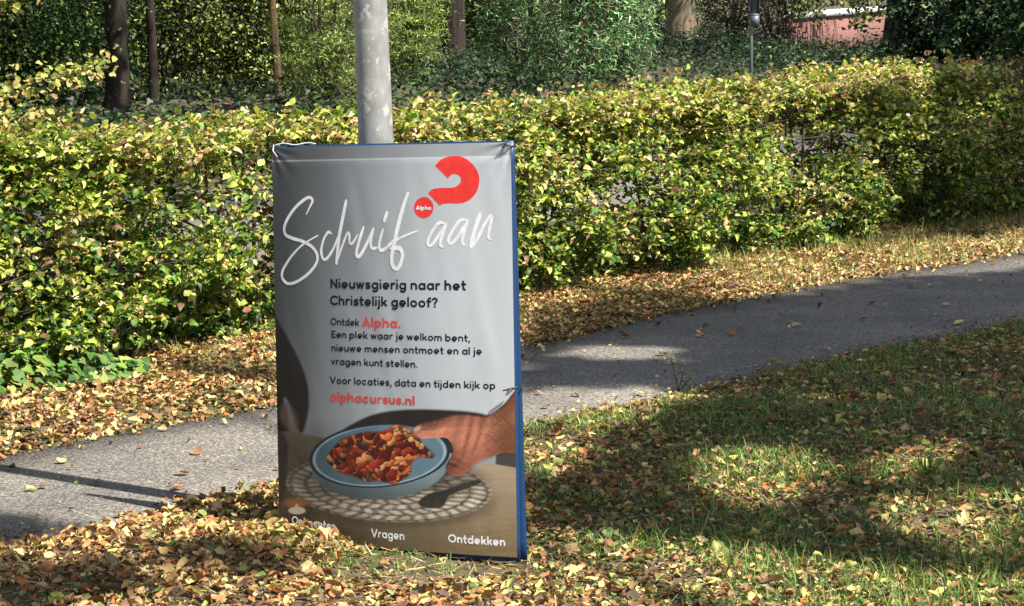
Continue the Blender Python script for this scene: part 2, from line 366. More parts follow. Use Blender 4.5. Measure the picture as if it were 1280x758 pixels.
def slab(name, x0, x1, z0, z1, y_front, th, m, parent, spread=0.0, bow=True, n=24, back=0.0):
    xs = np.linspace(x0, x1, n); zs = np.linspace(z0, z1, n); Xs, Zs = np.meshgrid(xs, zs, indexing='ij')
    b = BOW*(1-(2*Xs/BW)**2)*(.45+.55*np.sin(np.pi*np.clip(Zs/BH*.86+.07, 0, 1))) if bow else 0*Xs
    yf = y_front + back - np.clip(b, 0, 1) + spread*(1-Zs/BH); yb = np.broadcast_to(y_front + th + spread*(1-Zs/BH), Xs.shape)
    V = np.concatenate([np.stack([Xs, yf, Zs], -1).reshape(-1, 3), np.stack([Xs, yb, Zs], -1).reshape(-1, 3)])
    i = np.arange(n-1)[:, None]*n; j = np.arange(n-1)[None]; k = n*n
    Q = [np.stack([i+j, i+n+j, i+n+j+1, i+j+1], -1).reshape(-1, 4), np.stack([k+i+j, k+i+j+1, k+i+n+j+1, k+i+n+j], -1).reshape(-1, 4)]
    q = np.arange(n-1)
    for a in (q, (n-1)+0*q): pass
    Q += [np.stack([q, q+1, k+q+1, k+q], 1), np.stack([(n-1)*n+q, k+(n-1)*n+q, k+(n-1)*n+q+1, (n-1)*n+q+1], 1),
          np.stack([q*n, k+q*n, k+(q+1)*n, (q+1)*n], 1), np.stack([q*n+n-1, (q+1)*n+n-1, k+(q+1)*n+n-1, k+q*n+n-1], 1)]
    return mesh(name, V, Q, m, parent, world=False)
fp = slab('front_panel', -BW/2-.002, BW/2+.002, -.012, BH+.003, .0045, .007, M_blue, board)
slab('back_panel', -BW/2-.002, BW/2-.002, -.012, BH-.004, .0135, .006, M_blue, board, spread=.036, bow=False)

# -- the printed picture, painted on a fine grid of vertices
nu, nv = 600, 850
xs = np.linspace(-BW/2+.002, BW/2-.002, nu); zs = np.linspace(.002, BH-.002, nv)
Xs, Zs = np.meshgrid(xs, zs, indexing='ij'); PX = hmap(H_b2px, np.stack([Xs, Zs], -1)); px, py = PX[..., 0], PX[..., 1]
img = np.zeros(px.shape+(3,))
def over(c, a): 
    global img
    img = img*(1-a[..., None]) + np.asarray(c)*a[..., None]
def soft(poly, s=1.0, sub=None):
    """anti-aliased polygon mask: signed distance to the outline"""
    P = np.asarray(poly, float); d = np.full(px.shape, 1e9)
    m_ = (px > P[:, 0].min()-20) & (px < P[:, 0].max()+20) & (py > P[:, 1].min()-20) & (py < P[:, 1].max()+20)
    x, y = px[m_], py[m_]; dd = np.full(x.shape, 1e9)
    for k in range(len(P)):
        a, b = P[k], P[(k+1) % len(P)]; e = b-a
        t = np.clip(((x-a[0])*e[0]+(y-a[1])*e[1])/(e@e+1e-9), 0, 1)
        dd = np.minimum(dd, np.hypot(x-a[0]-t*e[0], y-a[1]-t*e[1]))
    ins = inpoly(x, y, P); d[m_] = np.where(ins, -dd, dd)
    if sub: return d
    return sm(s, -s, d) if s > 0 else (d < 0)*1.0
def smooth_poly(P, n=8, closed=True):
    P = np.asarray(P, float); o = []
    k = len(P); rngk = range(k if closed else k-1)
    for q in rngk:
        p0, p1, p2, p3 = (P[(q-1) % k] if closed or q > 0 else P[q]), P[q], P[(q+1) % k], (P[(q+2) % k] if closed or q+2 < k else P[q+1])
        for t in np.linspace(0, 1, n, endpoint=False):
            o.append(.5*((2*p1)+(-p0+p2)*t+(2*p0-5*p1+4*p2-p3)*t*t+(-p0+3*p1-3*p2+p3)*t**3))
    if not closed: o.append(P[-1])
    return np.array(o)
def ell(cx, cy, rx, ry, ang=0, s=.06):
    c, sn = math.cos(R(ang)), math.sin(R(ang)); x = (px-cx)*c+(py-cy)*sn; y = -(px-cx)*sn+(py-cy)*c
    rr = np.hypot(x/rx, y/ry); return sm(1+s, 1-s, rr), rr, np.arctan2(y/ry, x/rx)
nz = lambda f, s=0, oc=3: fbm(px*f, py*f, seed=s, oc=oc)
# backdrop: printed grey wall, with sheen and grazing light painted in, darker towards the left
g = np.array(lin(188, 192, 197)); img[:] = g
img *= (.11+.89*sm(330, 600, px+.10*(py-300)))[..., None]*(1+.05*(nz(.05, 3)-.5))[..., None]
over(lin(125, 127, 130), .5*sm(420, 530, py)*sm(440, 360, px))
# dark figure at the left
over(lin(36, 31, 28), soft(smooth_poly([(340, 402), (352, 410), (366, 432), (380, 458), (389, 485), (390, 515), (382, 543), (374, 538), (368, 520), (358, 500), (340, 510)]), 2.5))
over(lin(26, 23, 21), soft([(330, 470), (352, 490), (362, 520), (366, 560), (362, 620), (345, 640), (330, 640)], 3))
over(lin(104, 84, 70), .6*soft(smooth_poly([(355, 508), (368, 512), (376, 530), (374, 545), (362, 540), (352, 525)]), 4))
# chair back and far right
over(lin(40, 35, 31), soft(smooth_poly([(405, 556), (432, 540), (470, 521), (510, 514), (560, 514), (605, 519), (640, 534), (655, 545), (655, 566), (600, 572), (500, 560), (420, 572)]), 2.0))
over(lin(150, 156, 160), soft([(560, 578), (600, 560), (655, 540), (655, 600), (600, 600)], 2))
over(lin(66, 62, 60), soft([(622, 560), (655, 545), (655, 600), (620, 586)], 1.5))
# table top
tw_ = np.clip((py-575)/110, 0, 1)[..., None]
tab = (1-tw_)*np.array(lin(168, 150, 126))+tw_*np.array(lin(124, 103, 74))
tab = tab*(.50+.38*sm(430, 620, px))[..., None]*(.62+.48*sm(350, 620, px))[..., None]*(.88+.28*fbm(px*.02, (py+.05*px)*.35, seed=8))[..., None]
tm_ = np.maximum(soft([(330, 545), (365, 541), (420, 552), (470, 590), (560, 598), (612, 580), (662, 590), (662, 720), (330, 720)], 1.5), 0)
img = img*(1-tm_[..., None])+tab*tm_[..., None]
over(lin(50, 43, 36), .85*soft([(330, 530), (358, 545), (363, 560), (359, 625), (335, 650), (320, 650)], 3))
# woven mats
def braid(cx, cy, rx, ry, ang, c0, c1, k=1.0):
    global img
    m_, rr, th = ell(cx, cy, rx, ry, ang, .03)
    ring = rr*6.2; f = ring-np.floor(ring); row = np.floor(ring)
    a_ = th*np.round(6+7*row) + row*2.1 + np.where(row % 2 == 0, f, -f)*2.6
    hs_ = _h(np.floor(a_/(2*np.pi)).astype(np.int64), row.astype(np.int64), 0, 5)
    t = .5+.5*np.sin(a_); t = (.55+.45*hs_)*(.22+.78*np.clip(t*1.3, 0, 1))*np.clip(.1+np.sin(f*np.pi)*1.2, 0, 1)
    t = np.clip(t*.85+.35*(nz(.35, 12)-.3), 0, 1)
    c = np.array(c0)*(1-t[..., None])+np.array(c1)*t[..., None]
    img = img*(1-m_[..., None]*k)+c*(m_*k)[..., None]
braid(392, 579, 32, 12, -6, lin(48, 40, 33), lin(140, 124, 106))
over(lin(66, 54, 40), .55*ell(492, 624, 128, 36, 2, .12)[0])
braid(488, 611, 127, 41, 3, lin(46, 34, 26), lin(226, 212, 190))
over(lin(70, 58, 46), .62*ell(556, 596, 52, 20, 8, .35)[0])
over(lin(60, 50, 42), .5*ell(400, 600, 34, 26, 20, .4)[0])
# fork
over(lin(44, 42, 40), soft(smooth_poly([(528, 628), (540, 618), (560, 613), (585, 604), (600, 601), (602, 605), (585, 612), (566, 620), (558, 633), (546, 636), (534, 634)]), 1.2))
# bowl
over(lin(40, 36, 32), .6*ell(486, 592, 86, 34, -4, .2)[0])
m_, rr, th = ell(480, 582, 86, 43, -4, .02); c = np.array(lin(118, 136, 142))*(.55+.5*sm(400, 560, px))[..., None]*(1.1-.5*sm(590, 625, py))[..., None]
img = img*(1-m_[..., None])+c*m_[..., None]
m_, rr, th = ell(479, 571, 88, 39, -5, .015)
inner = np.array(lin(98, 126, 140))*(.72+.36*sm(400, 555, px+.3*(560-py)))[..., None]*(.9+.2*nz(.12, 17))[..., None]
inner = inner*(1-.3*sm(.55, .9, 1-rr))[..., None]
img = img*(1-m_[..., None])+inner*m_[..., None]
over(lin(28, 42, 56), sm(.955, .97, rr)*sm(1.015, 1.0, rr))
over(lin(190, 205, 210), .55*sm(.90, .93, rr)*sm(.96, .945, rr)*sm(.2, 1.2, np.abs(th+1.2)))
# pasta
pa = soft(smooth_poly([(414, 578), (418, 566), (432, 552), (446, 546), (462, 542), (480, 541), (492, 538), (500, 533), (512, 535), (524, 543), (538, 560), (548, 569), (544, 574), (529, 573), (520, 580), (519, 592), (508, 601), (497, 606), (480, 602), (462, 603), (446, 596), (430, 592)]), 1.5)
pxw = px+9*(nz(.12, 61)-.5); pyw = py+9*(nz(.12, 62)-.5)
n3 = nz(.5, 23, 2)
pr = np.random.default_rng(12); K = 170; fxp = pr.uniform(412, 550, K); fyp = pr.uniform(532, 608, K); an_ = pr.uniform(-.9, .9, K); el_ = pr.uniform(1.2, 2.6, K); sz_p = pr.uniform(3.0, 6.0, K)
pc = np.array([lin(*q) for q in ((140, 42, 22), (176, 66, 34), (212, 112, 56), (230, 152, 90), (224, 160, 104), (96, 26, 16), (52, 48, 30), (178, 44, 30))])[pr.choice(8, K, p=[.2, .2, .17, .13, .06, .1, .06, .08])]
reg = pa > 0; X1, Y1 = pxw[reg], pyw[reg]; best = np.full(X1.shape, 1e9); idx = np.zeros(X1.shape, int); sec = best.copy(); tilt = np.zeros(X1.shape)
for q in range(K):
    c_, s_q = math.cos(an_[q]), math.sin(an_[q]); u_ = ((X1-fxp[q])*c_+(Y1-fyp[q])*s_q)/el_[q]; v_ = -(X1-fxp[q])*s_q+(Y1-fyp[q])*c_; d_ = np.hypot(u_, v_)/sz_p[q]
    w_ = d_ < best; sec = np.where(w_, best, np.minimum(sec, d_)); idx = np.where(w_, q, idx); tilt = np.where(w_, -v_/sz_p[q]-.4*u_/sz_p[q], tilt); best = np.where(w_, d_, best)
cp = pc[idx]*(.62+.55*np.clip(tilt+.25, -.8, 1.0))[:, None]*sm(0, .28, sec-best)[:, None]**.7*(.6+.8*n3[reg])[:, None]
cp += (sm(.35, .75, tilt)*sm(.55, .7, fbm(X1*.6, Y1*.6, seed=28)))[:, None]*np.array(lin(210, 170, 140))*.5
cp = cp+np.array(lin(60, 16, 8))*.5
c = np.zeros(px.shape+(3,)); c[reg] = cp; img = img*(1-pa[..., None])+c*pa[..., None]
over(lin(70, 30, 18), .5*sm(.02, .5, pa)*sm(.98, .5, pa))
def mixin(c, c2, t): return c*(1-t[..., None])+np.array(c2)*t[..., None]
# hand and forearm
HP_ = smooth_poly([(522, 541), (527, 533), (540, 529), (556, 525), (572, 520), (590, 520), (604, 522), (614, 520), (630, 508), (652, 488), (652, 560), (628, 568), (612, 574), (598, 580), (588, 590), (578, 596), (566, 594), (562, 584), (568, 572), (570, 560), (563, 549), (548, 549), (532, 549)])
dh = -soft(HP_, 1.0, sub=True); hand = sm(-.9, .9, dh)
hh_ = np.sqrt(np.clip(dh, 0, 15)/15)
bump = lambda cx, cy, rx, ry, an, k_: k_*ell(cx, cy, rx, ry, an, .9)[0]
for q in ((580, 540, 4.5, 20, 14), (592, 541, 4.5, 20, 16), (604, 541, 4.5, 17, 20)): hh_ = hh_+bump(*q, .34)
for q in ((586, 550, 2.5, 15, 14), (598, 551, 2.5, 15, 17)): hh_ = hh_-bump(*q, .22)
hh_ = hh_+bump(546, 538, 12, 5, -8, .25)+bump(566, 530, 16, 7, -10, .2)-bump(560, 541, 3, 6, 30, .15)+bump(575, 588, 6, 8, 0, .25)-bump(570, 580, 8, 2, 25, .3)-bump(583, 578, 8, 2, 40, .25)
hh_ = hh_+.10*nz(.35, 34, 2)
dxp = np.gradient(px, axis=0).mean(); dyp = np.gradient(py, axis=1).mean(); gxh = np.gradient(hh_, axis=0)/dxp; gyh = np.gradient(hh_, axis=1)/dyp
lam = np.clip(.86-4.0*gyh-2.2*gxh, .16, 1.7)
sk = np.array(lin(184, 118, 94))*np.ones(px.shape+(1,)); sk = mixin(sk, lin(138, 88, 60), sm(604, 634, px)); sk = mixin(sk, lin(140, 76, 62), .6*sm(545, 590, py)); sk = mixin(sk, lin(180, 110, 94), .5*ell(590, 540, 16, 12, 0, .8)[0])
sk = sk*lam[..., None]*(.86+.28*nz(.6, 33, 2))[..., None]*(1.08-.5*sm(548, 596, py)-.35*sm(-18, 8, py-(556-.35*(px-600)))*sm(600, 625, px))[..., None]
hair = sm(.58, .7, fbm((px+py*.9)*.10, (py-px*.8)*.9, seed=36))*sm(600, 618, px)*.45; sk = mixin(sk, lin(52, 30, 20), hair)
sk = mixin(sk, lin(222, 180, 160), .75*ell(527.5, 537.5, 5, 2.6, -25, .35)[0])
img = img*(1-hand[..., None])+np.clip(sk, 0, 1)*hand[..., None]
over(lin(40, 24, 18), .35*sm(-3.5, 0, dh)*sm(.6, -.4, dh)*sm(545, 560, py))
# candle
over(lin(48, 38, 30), .7*ell(373, 644, 20, 20, 0, .4)[0]); over(lin(176, 110, 62), .85*ell(373, 631, 15, 6, 0, .5)[0]); over(lin(232, 214, 190), ell(374, 640, 11, 4.5, 0, .2)[0])
over(lin(226, 210, 188), soft([(369, 640), (374, 631), (379, 640)], 1.2))
# shade of the folded hem painted along the top, and a pale line at its fold
over(lin(90, 92, 95), .32*sm(201.0, 199.5, py+.015*(px-338))); over(lin(225, 228, 230), .25*sm(1.6, .4, np.abs(py+.015*(px-338)-201.3))); 
img = img*(1-(.42*sm(520, 560, py)*sm(520, 360, px)))[..., None]; dirt = sm(.60, .72, nz(.45, 71, 2))*sm(560, 690, py)*.35; over(lin(96, 84, 66), dirt)
over(lin(150, 140, 120), .10*nz(.06, 73)*sm(520, 700, py)); img = np.clip(img, .004, .9)
i = np.arange(nu-1)[:, None]*nv; j = np.arange(nv-1)[None]
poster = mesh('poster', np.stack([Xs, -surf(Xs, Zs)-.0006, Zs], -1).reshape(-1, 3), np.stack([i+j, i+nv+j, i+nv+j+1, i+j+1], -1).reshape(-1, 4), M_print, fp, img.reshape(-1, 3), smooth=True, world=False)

# -- lettering: flat ribbons of ink that follow the vinyl
class Ink:
    def __init__(s, up=0.0): s.mb = MB(); s.k = 0; s.up = up
    def stroke(s, P, wd, caps=True, closed=False):
        P = np.asarray(P, float); o = [P[0]]; wd = np.broadcast_to(np.asarray(wd, float), (len(P),)); ow = [wd[0]]
        for q in range(1, len(P)):
            n = max(1, int(np.linalg.norm(P[q]-P[q-1])/.007))
            for t in range(1, n+1): o.append(P[q-1]+(P[q]-P[q-1])*t/n); ow.append(wd[q-1]+(wd[q]-wd[q-1])*t/n)
        P = np.array(o); wd = np.array(ow)
        t = np.gradient(P, axis=0)
        if closed: t[0] = t[-1] = P[1]-P[-2]
        t /= np.linalg.norm(t, axis=1)[:, None]+1e-12; nn = np.stack([-t[:, 1], t[:, 0]], 1)
        Lf = P+nn*wd[:, None]/2; Rt = P-nn*wd[:, None]/2; m = len(P); V = np.concatenate([Lf, Rt]); q = np.arange(m-1)
        Q = np.stack([q, m+q, m+q+1, q+1], 1); T = []
        lift = np.concatenate([np.arange(m), np.arange(m)])*1.5e-6
        if caps and not closed:
            for e, sg in ((0, -1), (m-1, 1)):
                th = np.linspace(0, np.pi, 7)[1:-1]
                C = P[e]+wd[e]/2*(np.cos(th)[:, None]*nn[e]+sg*np.sin(th)[:, None]*t[e]); k = len(V)
                V = np.concatenate([V, C, [P[e]]]); idx = [e]+list(range(k, k+5))+[m+e]; ce = k+5; lift = np.concatenate([lift, np.full(6, e*1.5e-6)])
                for a, b in zip(idx[:-1], idx[1:]): T.append((ce, a, b) if sg > 0 else (ce, b, a))
        s.put(V, Q, T, lift)
    def put(s, V, Q, T, lift=0):
        y = -surf(V[:, 0], V[:, 1])-.0009-2.5e-5*(s.k % 12)-lift-s.up; s.k += 1
        s.mb.add(np.stack([V[:, 0], y, V[:, 1]], 1), Q, T)
    def fill(s, P, cell=.0011):               # filled outline as a fine sheet of small cells
        P = np.asarray(P, float); gx_ = np.arange(P[:, 0].min()-cell, P[:, 0].max()+cell, cell); gy_ = np.arange(P[:, 1].min()-cell, P[:, 1].max()+cell, cell)
        A_, B_ = np.meshgrid(gx_, gy_, indexing='ij'); i_, j_ = np.nonzero(inpoly(A_[:-1, :-1]+cell/2, B_[:-1, :-1]+cell/2, P)); n_ = len(gy_)
        Q = np.stack([i_*n_+j_, (i_+1)*n_+j_, (i_+1)*n_+j_+1, i_*n_+j_+1], 1); u_, inv = np.unique(Q, return_inverse=True)
        s.put(np.stack([A_.ravel()[u_], B_.ravel()[u_]], 1), inv.reshape(-1, 4), [])
    def build(s, name, m, parent): return s.mb.build(name, m, parent, world=False)
def arc(cx, cy, rx, ry, a0, a1, n=14):
    t = np.radians(np.linspace(a0, a1, n)); return np.stack([cx+rx*np.cos(t), cy+ry*np.sin(t)], 1)
def glyph(ch, w):
    b = w/2; t = .70-b; c = 1-b; L = lambda *p: np.array(p, float); x0 = b; r = .24; ry = (t-b)/2; cy = .35; x1 = x0+2*r
    ring = arc(x0+r, cy, r, ry, 0, 360, 25)
    S = []; closed = []; adv = x1+b
    if ch == 'o': closed = [ring]
    elif ch == 'a': closed = [ring]; S = [L((x1, t), (x1, b))]
    elif ch == 'd': closed = [ring]; S = [L((x1, c+.03), (x1, b))]
    elif ch == 'b': closed = [ring]; S = [L((x0, c+.03), (x0, b))]
    elif ch == 'p': closed = [ring]; S = [L((x0, t), (x0, -.25))]
    elif ch == 'g': closed = [ring]; S = [np.concatenate([L((x1, t)), arc(x1-r, -.02, r, .19, 0, -140, 12)])]
    elif ch == 'e': S = [np.concatenate([L((x0, cy-.02), (x1, cy-.02)), arc(x0+r, cy, r, ry, 8, 318, 22)])]; S = [L((x0+.09, cy-.035), (x1-.05, cy-.035)), arc(x0+r, cy, r, ry, -3, 298, 24)]
    elif ch == 'c': S = [arc(x0+r, cy, r, ry, 50, 310, 20)]; adv -= .04
    elif ch in 'nh': q = .21; S = [L((x0, c+.03 if ch == 'h' else t), (x0, b)), np.concatenate([arc(x0+q, t-q, q, q, 170, 0, 10), L((x0+2*q, b))])]; adv = x0+2*q+b
    elif ch == 'm':
        q = .185; S = [L((x0, t), (x0, b))]+[np.concatenate([arc(x0+q+2*q*k, t-q, q, q, 170, 0, 10), L((x0+2*q*(k+1), b))]) for k in (0, 1)]; adv = x0+4*q+b
    elif ch == 'u': q = .21; S = [np.concatenate([L((x0, t)), arc(x0+q, b+q, q, q, 180, 350, 10)]), L((x0+2*q, t), (x0+2*q, b))]; adv = x0+2*q+b
    elif ch == 'r': q = .22; S = [L((x0, t), (x0, b)), arc(x0+q, t-q, q, q, 170, 75, 7)]; adv = x0+.33
    elif ch == 'i': S = [L((x0, t), (x0, b)), L((x0, .93), (x0, .94))]; adv = 2*x0
    elif ch == 'j': S = [np.concatenate([L((x0+.03, t)), arc(x0-.13, -.08, .16, .14, 0, -75, 8)]), L((x0+.03, .93), (x0+.03, .94))]; adv = 2*x0+.03
    elif ch == 'l': S = [L((x0, c+.03), (x0, b))]; adv = 2*x0
    elif ch == 'k': S = [L((x0, c+.03), (x0, b)), L((.46, t), (x0+.03, .27)), L((.24, .38), (.49, b))]; adv = .56
    elif ch == 't': S = [np.concatenate([L((.17, .9)), arc(.17+.13, b+.12, .13, .12, 180, 275, 6)]), L((.05, t), (.36, t))]; adv = .4
    elif ch == 'f': S = [np.concatenate([arc(.17+.14, c-.12, .14, .14, 75, 180, 7), L((.17, b))]), L((.05, t), (.36, t))]; adv = .38
    elif ch == 'v': S = [L((.07, t), (.27, b)), L((.27, b), (.47, t))]; adv = .54
    elif ch == 'w': S = [L((.07, t), (.23, b)), L((.23, b), (.39, t)), L((.39, t), (.55, b)), L((.55, b), (.71, t))]; adv = .78
    elif ch == 's': S = [np.concatenate([arc(.27, cy+ry/2, .17, ry/2, 35, 262, 12), arc(.25, cy-ry/2, .18, ry/2, 82, -145, 12)])]; adv = .5
    elif ch == 'N': S = [L((b, b), (b, c)), L((b, c), (.62, b)), L((.62, b), (.62, c))]; adv = .62+b
    elif ch == 'C': S = [arc(.44, .5, .36, .5-b, 45, 315, 22)]; adv = .75
    elif ch == 'O': closed = [arc(.46, .5, .38, .5-b, 0, 360, 29)]; adv = .92
    elif ch == 'A': S = [L((.08, b), (.4, c)), L((.4, c), (.72, b)), L((.2, .3), (.6, .3))]; adv = .8
    elif ch == 'E': S = [L((b, b), (b, c)), L((b, c), (.5, c)), L((b, .5), (.46, .5)), L((b, b), (.5, b))]; adv = .56
    elif ch == 'V': S = [L((.07, c), (.39, b)), L((.39, b), (.71, c))]; adv = .78
    elif ch == '.': S = [L((x0, b), (x0, b+.01))]; adv = 2*x0
    elif ch == ',': S = [L((x0+.02, b+.02), (x0-.05, -.14))]; adv = 2*x0
    elif ch == '?': S = [np.concatenate([arc(.27, .74, .19, .18, 165, -60, 12), L((.27, .42), (.27, .36))]), L((.27, b), (.27, b+.01))]; adv = .54
    elif ch == ' ': adv = .2
    return S, closed, adv
def text(ink, s, p0, p1, cap_px, wgt=.165, gap=.09):
    """s runs along the baseline from photo pixel p0 to p1; the width is fitted to the two ends"""
    a, b = hmap(H_px2b, np.array([p0, p1])); up = hmap(H_px2b, np.array([(p0[0], p0[1]-cap_px)]))[0]
    cap = np.linalg.norm(up-a); e = b-a; ln = np.linalg.norm(e); e = e/ln; n = np.array([-e[1], e[0]])
    tot = sum(glyph(c, wgt)[2]+gap for c in s)-gap; kx = ln/tot
    x = 0
    for c in s:
        S, cl, adv = glyph(c, wgt)
        for P in S+cl:
            Q = a + np.outer((P[:, 0]+x)*kx, e) + np.outer(P[:, 1]*cap, n)
            if not any(P is q for q in cl):
                for e_, f_ in ((0, 1), (-1, -2)):
                    t_ = Q[e_]-Q[f_]; Q[e_] = Q[e_]+t_/(np.linalg.norm(t_)+1e-9)*wgt*cap*.42
            ink.stroke(Q, wgt*(kx+cap)/2, caps=False, closed=any(P is q for q in cl))
        x += adv+gap
def line(name, m, *args):
    k_ = Ink(); text(k_, *args); return k_.build(name, m, fp)
line('heading_lettering', M_ink_black, 'Nieuwsgierig naar het', (418.3, 362.6), (586.9, 365.6), 12.2, .185)
line('heading_lettering', M_ink_black, 'Christelijk geloof?', (418.3, 383.6), (553.4, 387), 12.2, .185)
for t_ in (('Ontdek', (419, 408.8), (455.6, 410), 9.2), ('Een plek waar je welkom bent,', (420, 424.5), (591.6, 429.7), 8.9), ('nieuwe mensen ontmoet en al je', (420, 441.4), (605.6, 446.1), 8.9),
           ('vragen kunt stellen.', (420, 458.2), (528.7, 461.8), 8.9), ('Voor locaties, data en tijden kijk op', (418.3, 481.7), (621.3, 488.9), 8.9)):
    line('body_lettering', M_ink_black, *t_)
line('red_lettering', M_ink_coral, 'Alpha.', (459.4, 411.0), (507.8, 412), 12.0, .2); line('red_lettering', M_ink_coral, 'alphacursus.nl', (418.3, 503.4), (525.1, 508.6), 11.6, .2)
for t_ in (('Ontmoeten', (367.5, 656.5), (424, 664), 10, .17), ('Vragen', (469.3, 671.5), (510, 675.0), 10.4, .17), ('Ontdekken', (563.5, 677.3), (631.4, 682.2), 10.2, .19)): line('caption_lettering', M_ink_white, *t_)
k = Ink()
def brush(pts, wpx, zoom, org, taper=(.35, .5)):
    P = smooth_poly(np.array(pts, float)/zoom+np.array(org), 7, closed=False)
    s = np.linspace(0, 1, len(P)); wd = wpx*(taper[0]+(1-taper[0])*sm(0, .12, s))*(taper[1]+(1-taper[1])*sm(0, .15, 1-s))*(.85+.3*noise(s*7, len(P)*1.7, seed=4))
    k.stroke(hmap(H_px2b, P), wd/400.0)
z1, o1 = 3.9875, (340, 180); z2, o2 = 4.211, (480, 180)
brush([(183, 355), (200, 318), (214, 288), (203, 271), (178, 276), (130, 315), (88, 370), (66, 420), (73, 457), (110, 476), (165, 492), (215, 520), (243, 562), (235, 608), (190, 660), (130, 697), (86, 704), (58, 680), (56, 645), (78, 605), (116, 555), (170, 505), (243, 463)], 3.7, z1, o1)
brush([(318, 455), (298, 446), (275, 482), (263, 540), (275, 582), (298, 572), (328, 525), (348, 470)], 3.4, z1, o1)
brush([(390, 288), (374, 370), (354, 480), (343, 602)], 4.6, z1, o1, (.8, .9))
brush([(345, 596), (372, 515), (398, 452), (409, 458), (410, 498), (424, 502), (452, 458)], 3.2, z1, o1)
brush([(480, 420), (458, 495), (446, 555), (462, 566), (492, 515), (528, 432)], 4.0, z1, o1, (.7, .8))
brush([(530, 428), (517, 495), (526, 528), (552, 522)], 3.8, z1, o1, (.8, .4))
brush([(579, 432), (562, 498), (566, 535), (590, 530), (622, 500), (655, 470)], 3.8, z1, o1, (.8, .4))
brush([(598, 348), (591, 370), (583, 394)], 4.4, z1, o1, (.9, .5))
brush([(150, 264), (126, 340), (100, 440), (82, 530), (70, 605), (76, 650), (96, 666), (116, 640), (126, 592), (112, 558), (82, 556), (62, 558)], 5.0, z2, o2, (.8, .6))
brush([(40, 556), (86, 520), (130, 494), (205, 464)], 2.8, z2, o2, (.5, .4))
for dx, dy in ((0, 0),):
    brush([(345, 428), (312, 424), (278, 468), (256, 522), (264, 545), (288, 526), (318, 478), (346, 432)], 3.7, z2, o2)
    brush([(347, 428), (328, 495), (320, 536), (334, 551)], 4.2, z2, o2, (.8, .5))
    brush([(455, 408), (420, 410), (386, 458), (362, 508), (371, 533), (396, 514), (432, 458), (456, 416)], 3.7, z2, o2)
    brush([(458, 410), (438, 478), (432, 528), (446, 540)], 4.2, z2, o2, (.8, .5))
brush([(520, 377), (500, 440), (482, 510), (476, 552)], 5.4, z2, o2, (.8, .9))
brush([(480, 550), (508, 505), (540, 435), (572, 388), (579, 398), (570, 440), (561, 498), (573, 512)], 3.7, z2, o2, (.7, .5))
k.build('script_lettering', M_ink_white, fp)
k = Ink()
qm = smooth_poly(np.array([(290, 118), (320, 85), (370, 68), (425, 72), (475, 105), (508, 155), (515, 205), (500, 262), (460, 305), (410, 320), (360, 318), (330, 322)])/z2+np.array(o2), 5, False)
qm2 = smooth_poly(np.array([(255, 265), (275, 245), (310, 238), (370, 237), (402, 228), (421, 205), (420, 180), (400, 165), (375, 165), (355, 185)])/z2+np.array(o2), 5, False)
Q = np.concatenate([qm, [np.array((315, 331))/z2+o2], qm2]); k.fill(hmap(H_px2b, Q))
th = np.linspace(0, 2*np.pi, 40, endpoint=False); cc = np.array((233, 341))/z2+np.array(o2)
k.fill(hmap(H_px2b, cc+np.stack([50/z2*np.cos(th), -56/z2*np.sin(th)], 1)))
logo = k.build('question_mark_emblem', M_ink_red, fp)
k = Ink(.0004)
text(k, 'Alpha', np.array((194, 354))/z2+o2, np.array((272, 354))/z2+o2, 22/z2, .24, .07); k.build('emblem_lettering', M_ink_white, fp)
# ties
m_ = MB(); t = np.linspace(0, 2*np.pi, 20)
m_.tube(np.stack([BW/2-.012+0.019*np.cos(t), .026+.032*np.sin(t), np.full(20, .487)+.003*np.cos(t)], 1), .002, 6); m_.tube([(BW/2-.005, -.012, .487), (BW/2-.03, -.02, .481)], .0022, 5)
m_.build('cable_tie', M_black, board, world=False)
m_ = MB(); m_.tube(np.stack([BW/2-.012+0.016*np.cos(t), .012+.018*np.sin(t), np.full(20, BH-.010)+.003*np.sin(2*t)], 1), .0022, 6)
m_.tube([(BW/2-.014, -.006, BH-.010), (BW/2-.028, -.008, BH-.016)], .0018, 5); m_.build('cable_tie', M_black, board, world=False)
m_ = MB(); x = np.linspace(-BW/2+.01, -BW/2+.16, 24)
m_.tube(np.stack([x, .003+.004*np.sin(x*60), BH+.005+.005*np.sin((x+BW/2)*36)**2], 1), .0016, 6)
m_.tube([(-BW/2+.012, -.004, BH+.006), (-BW/2+.016, -.014, BH-.012), (-BW/2+.03, -.012, BH-.03)], .0013, 5); m_.build('string', M_white, board, world=False)

# lamp post: galvanised column, slightly out of plumb, with its door, bracket and lamp above the picture
LP = np.array([-.362, 7.885, 0.0]); post = empty('lamp_post', LP, label='galvanised grey steel lamp post standing right behind the poster board', cat='lamp post')
ax = np.array([-.037, 0, 1.0]); Hs = np.array([-.4, 0, .25, .6, 1.0, 1.5, 2.2, 3.2, 4.4, 5.4]); rr_ = np.interp(Hs, [0, 1.2, 1.62, 5.4], [.0575, .0528, .0500, .036])
m_ = MB(); m_.tube(LP+Hs[:, None]*ax, rr_, 40); m_.build('pole', M_galv, post, smooth=True)
m_ = MB(); m_.tube(LP+np.array([(0, 0, -.02), (0, 0, .05), (0, 0, .06)]), [.075, .075, .06], 32); m_.build('base_collar', M_galv, post)
m_ = MB(); top = LP+5.4*ax; m_.tube([top, top+(0.02, .05, .12), top+(.1, .3, .22), top+(.2, .6, .24)], .028, 12); m_.build('bracket', M_galv, post, smooth=True)
m_ = MB(); m_.tube([top+(.18, .55, .24), top+(.22, .66, .235), top+(.3, .9, .23), top+(.36, 1.08, .235)], [.04, .09, .10, .05], 14); m_.build('lamp_head', M_steelpost, post, smooth=True)

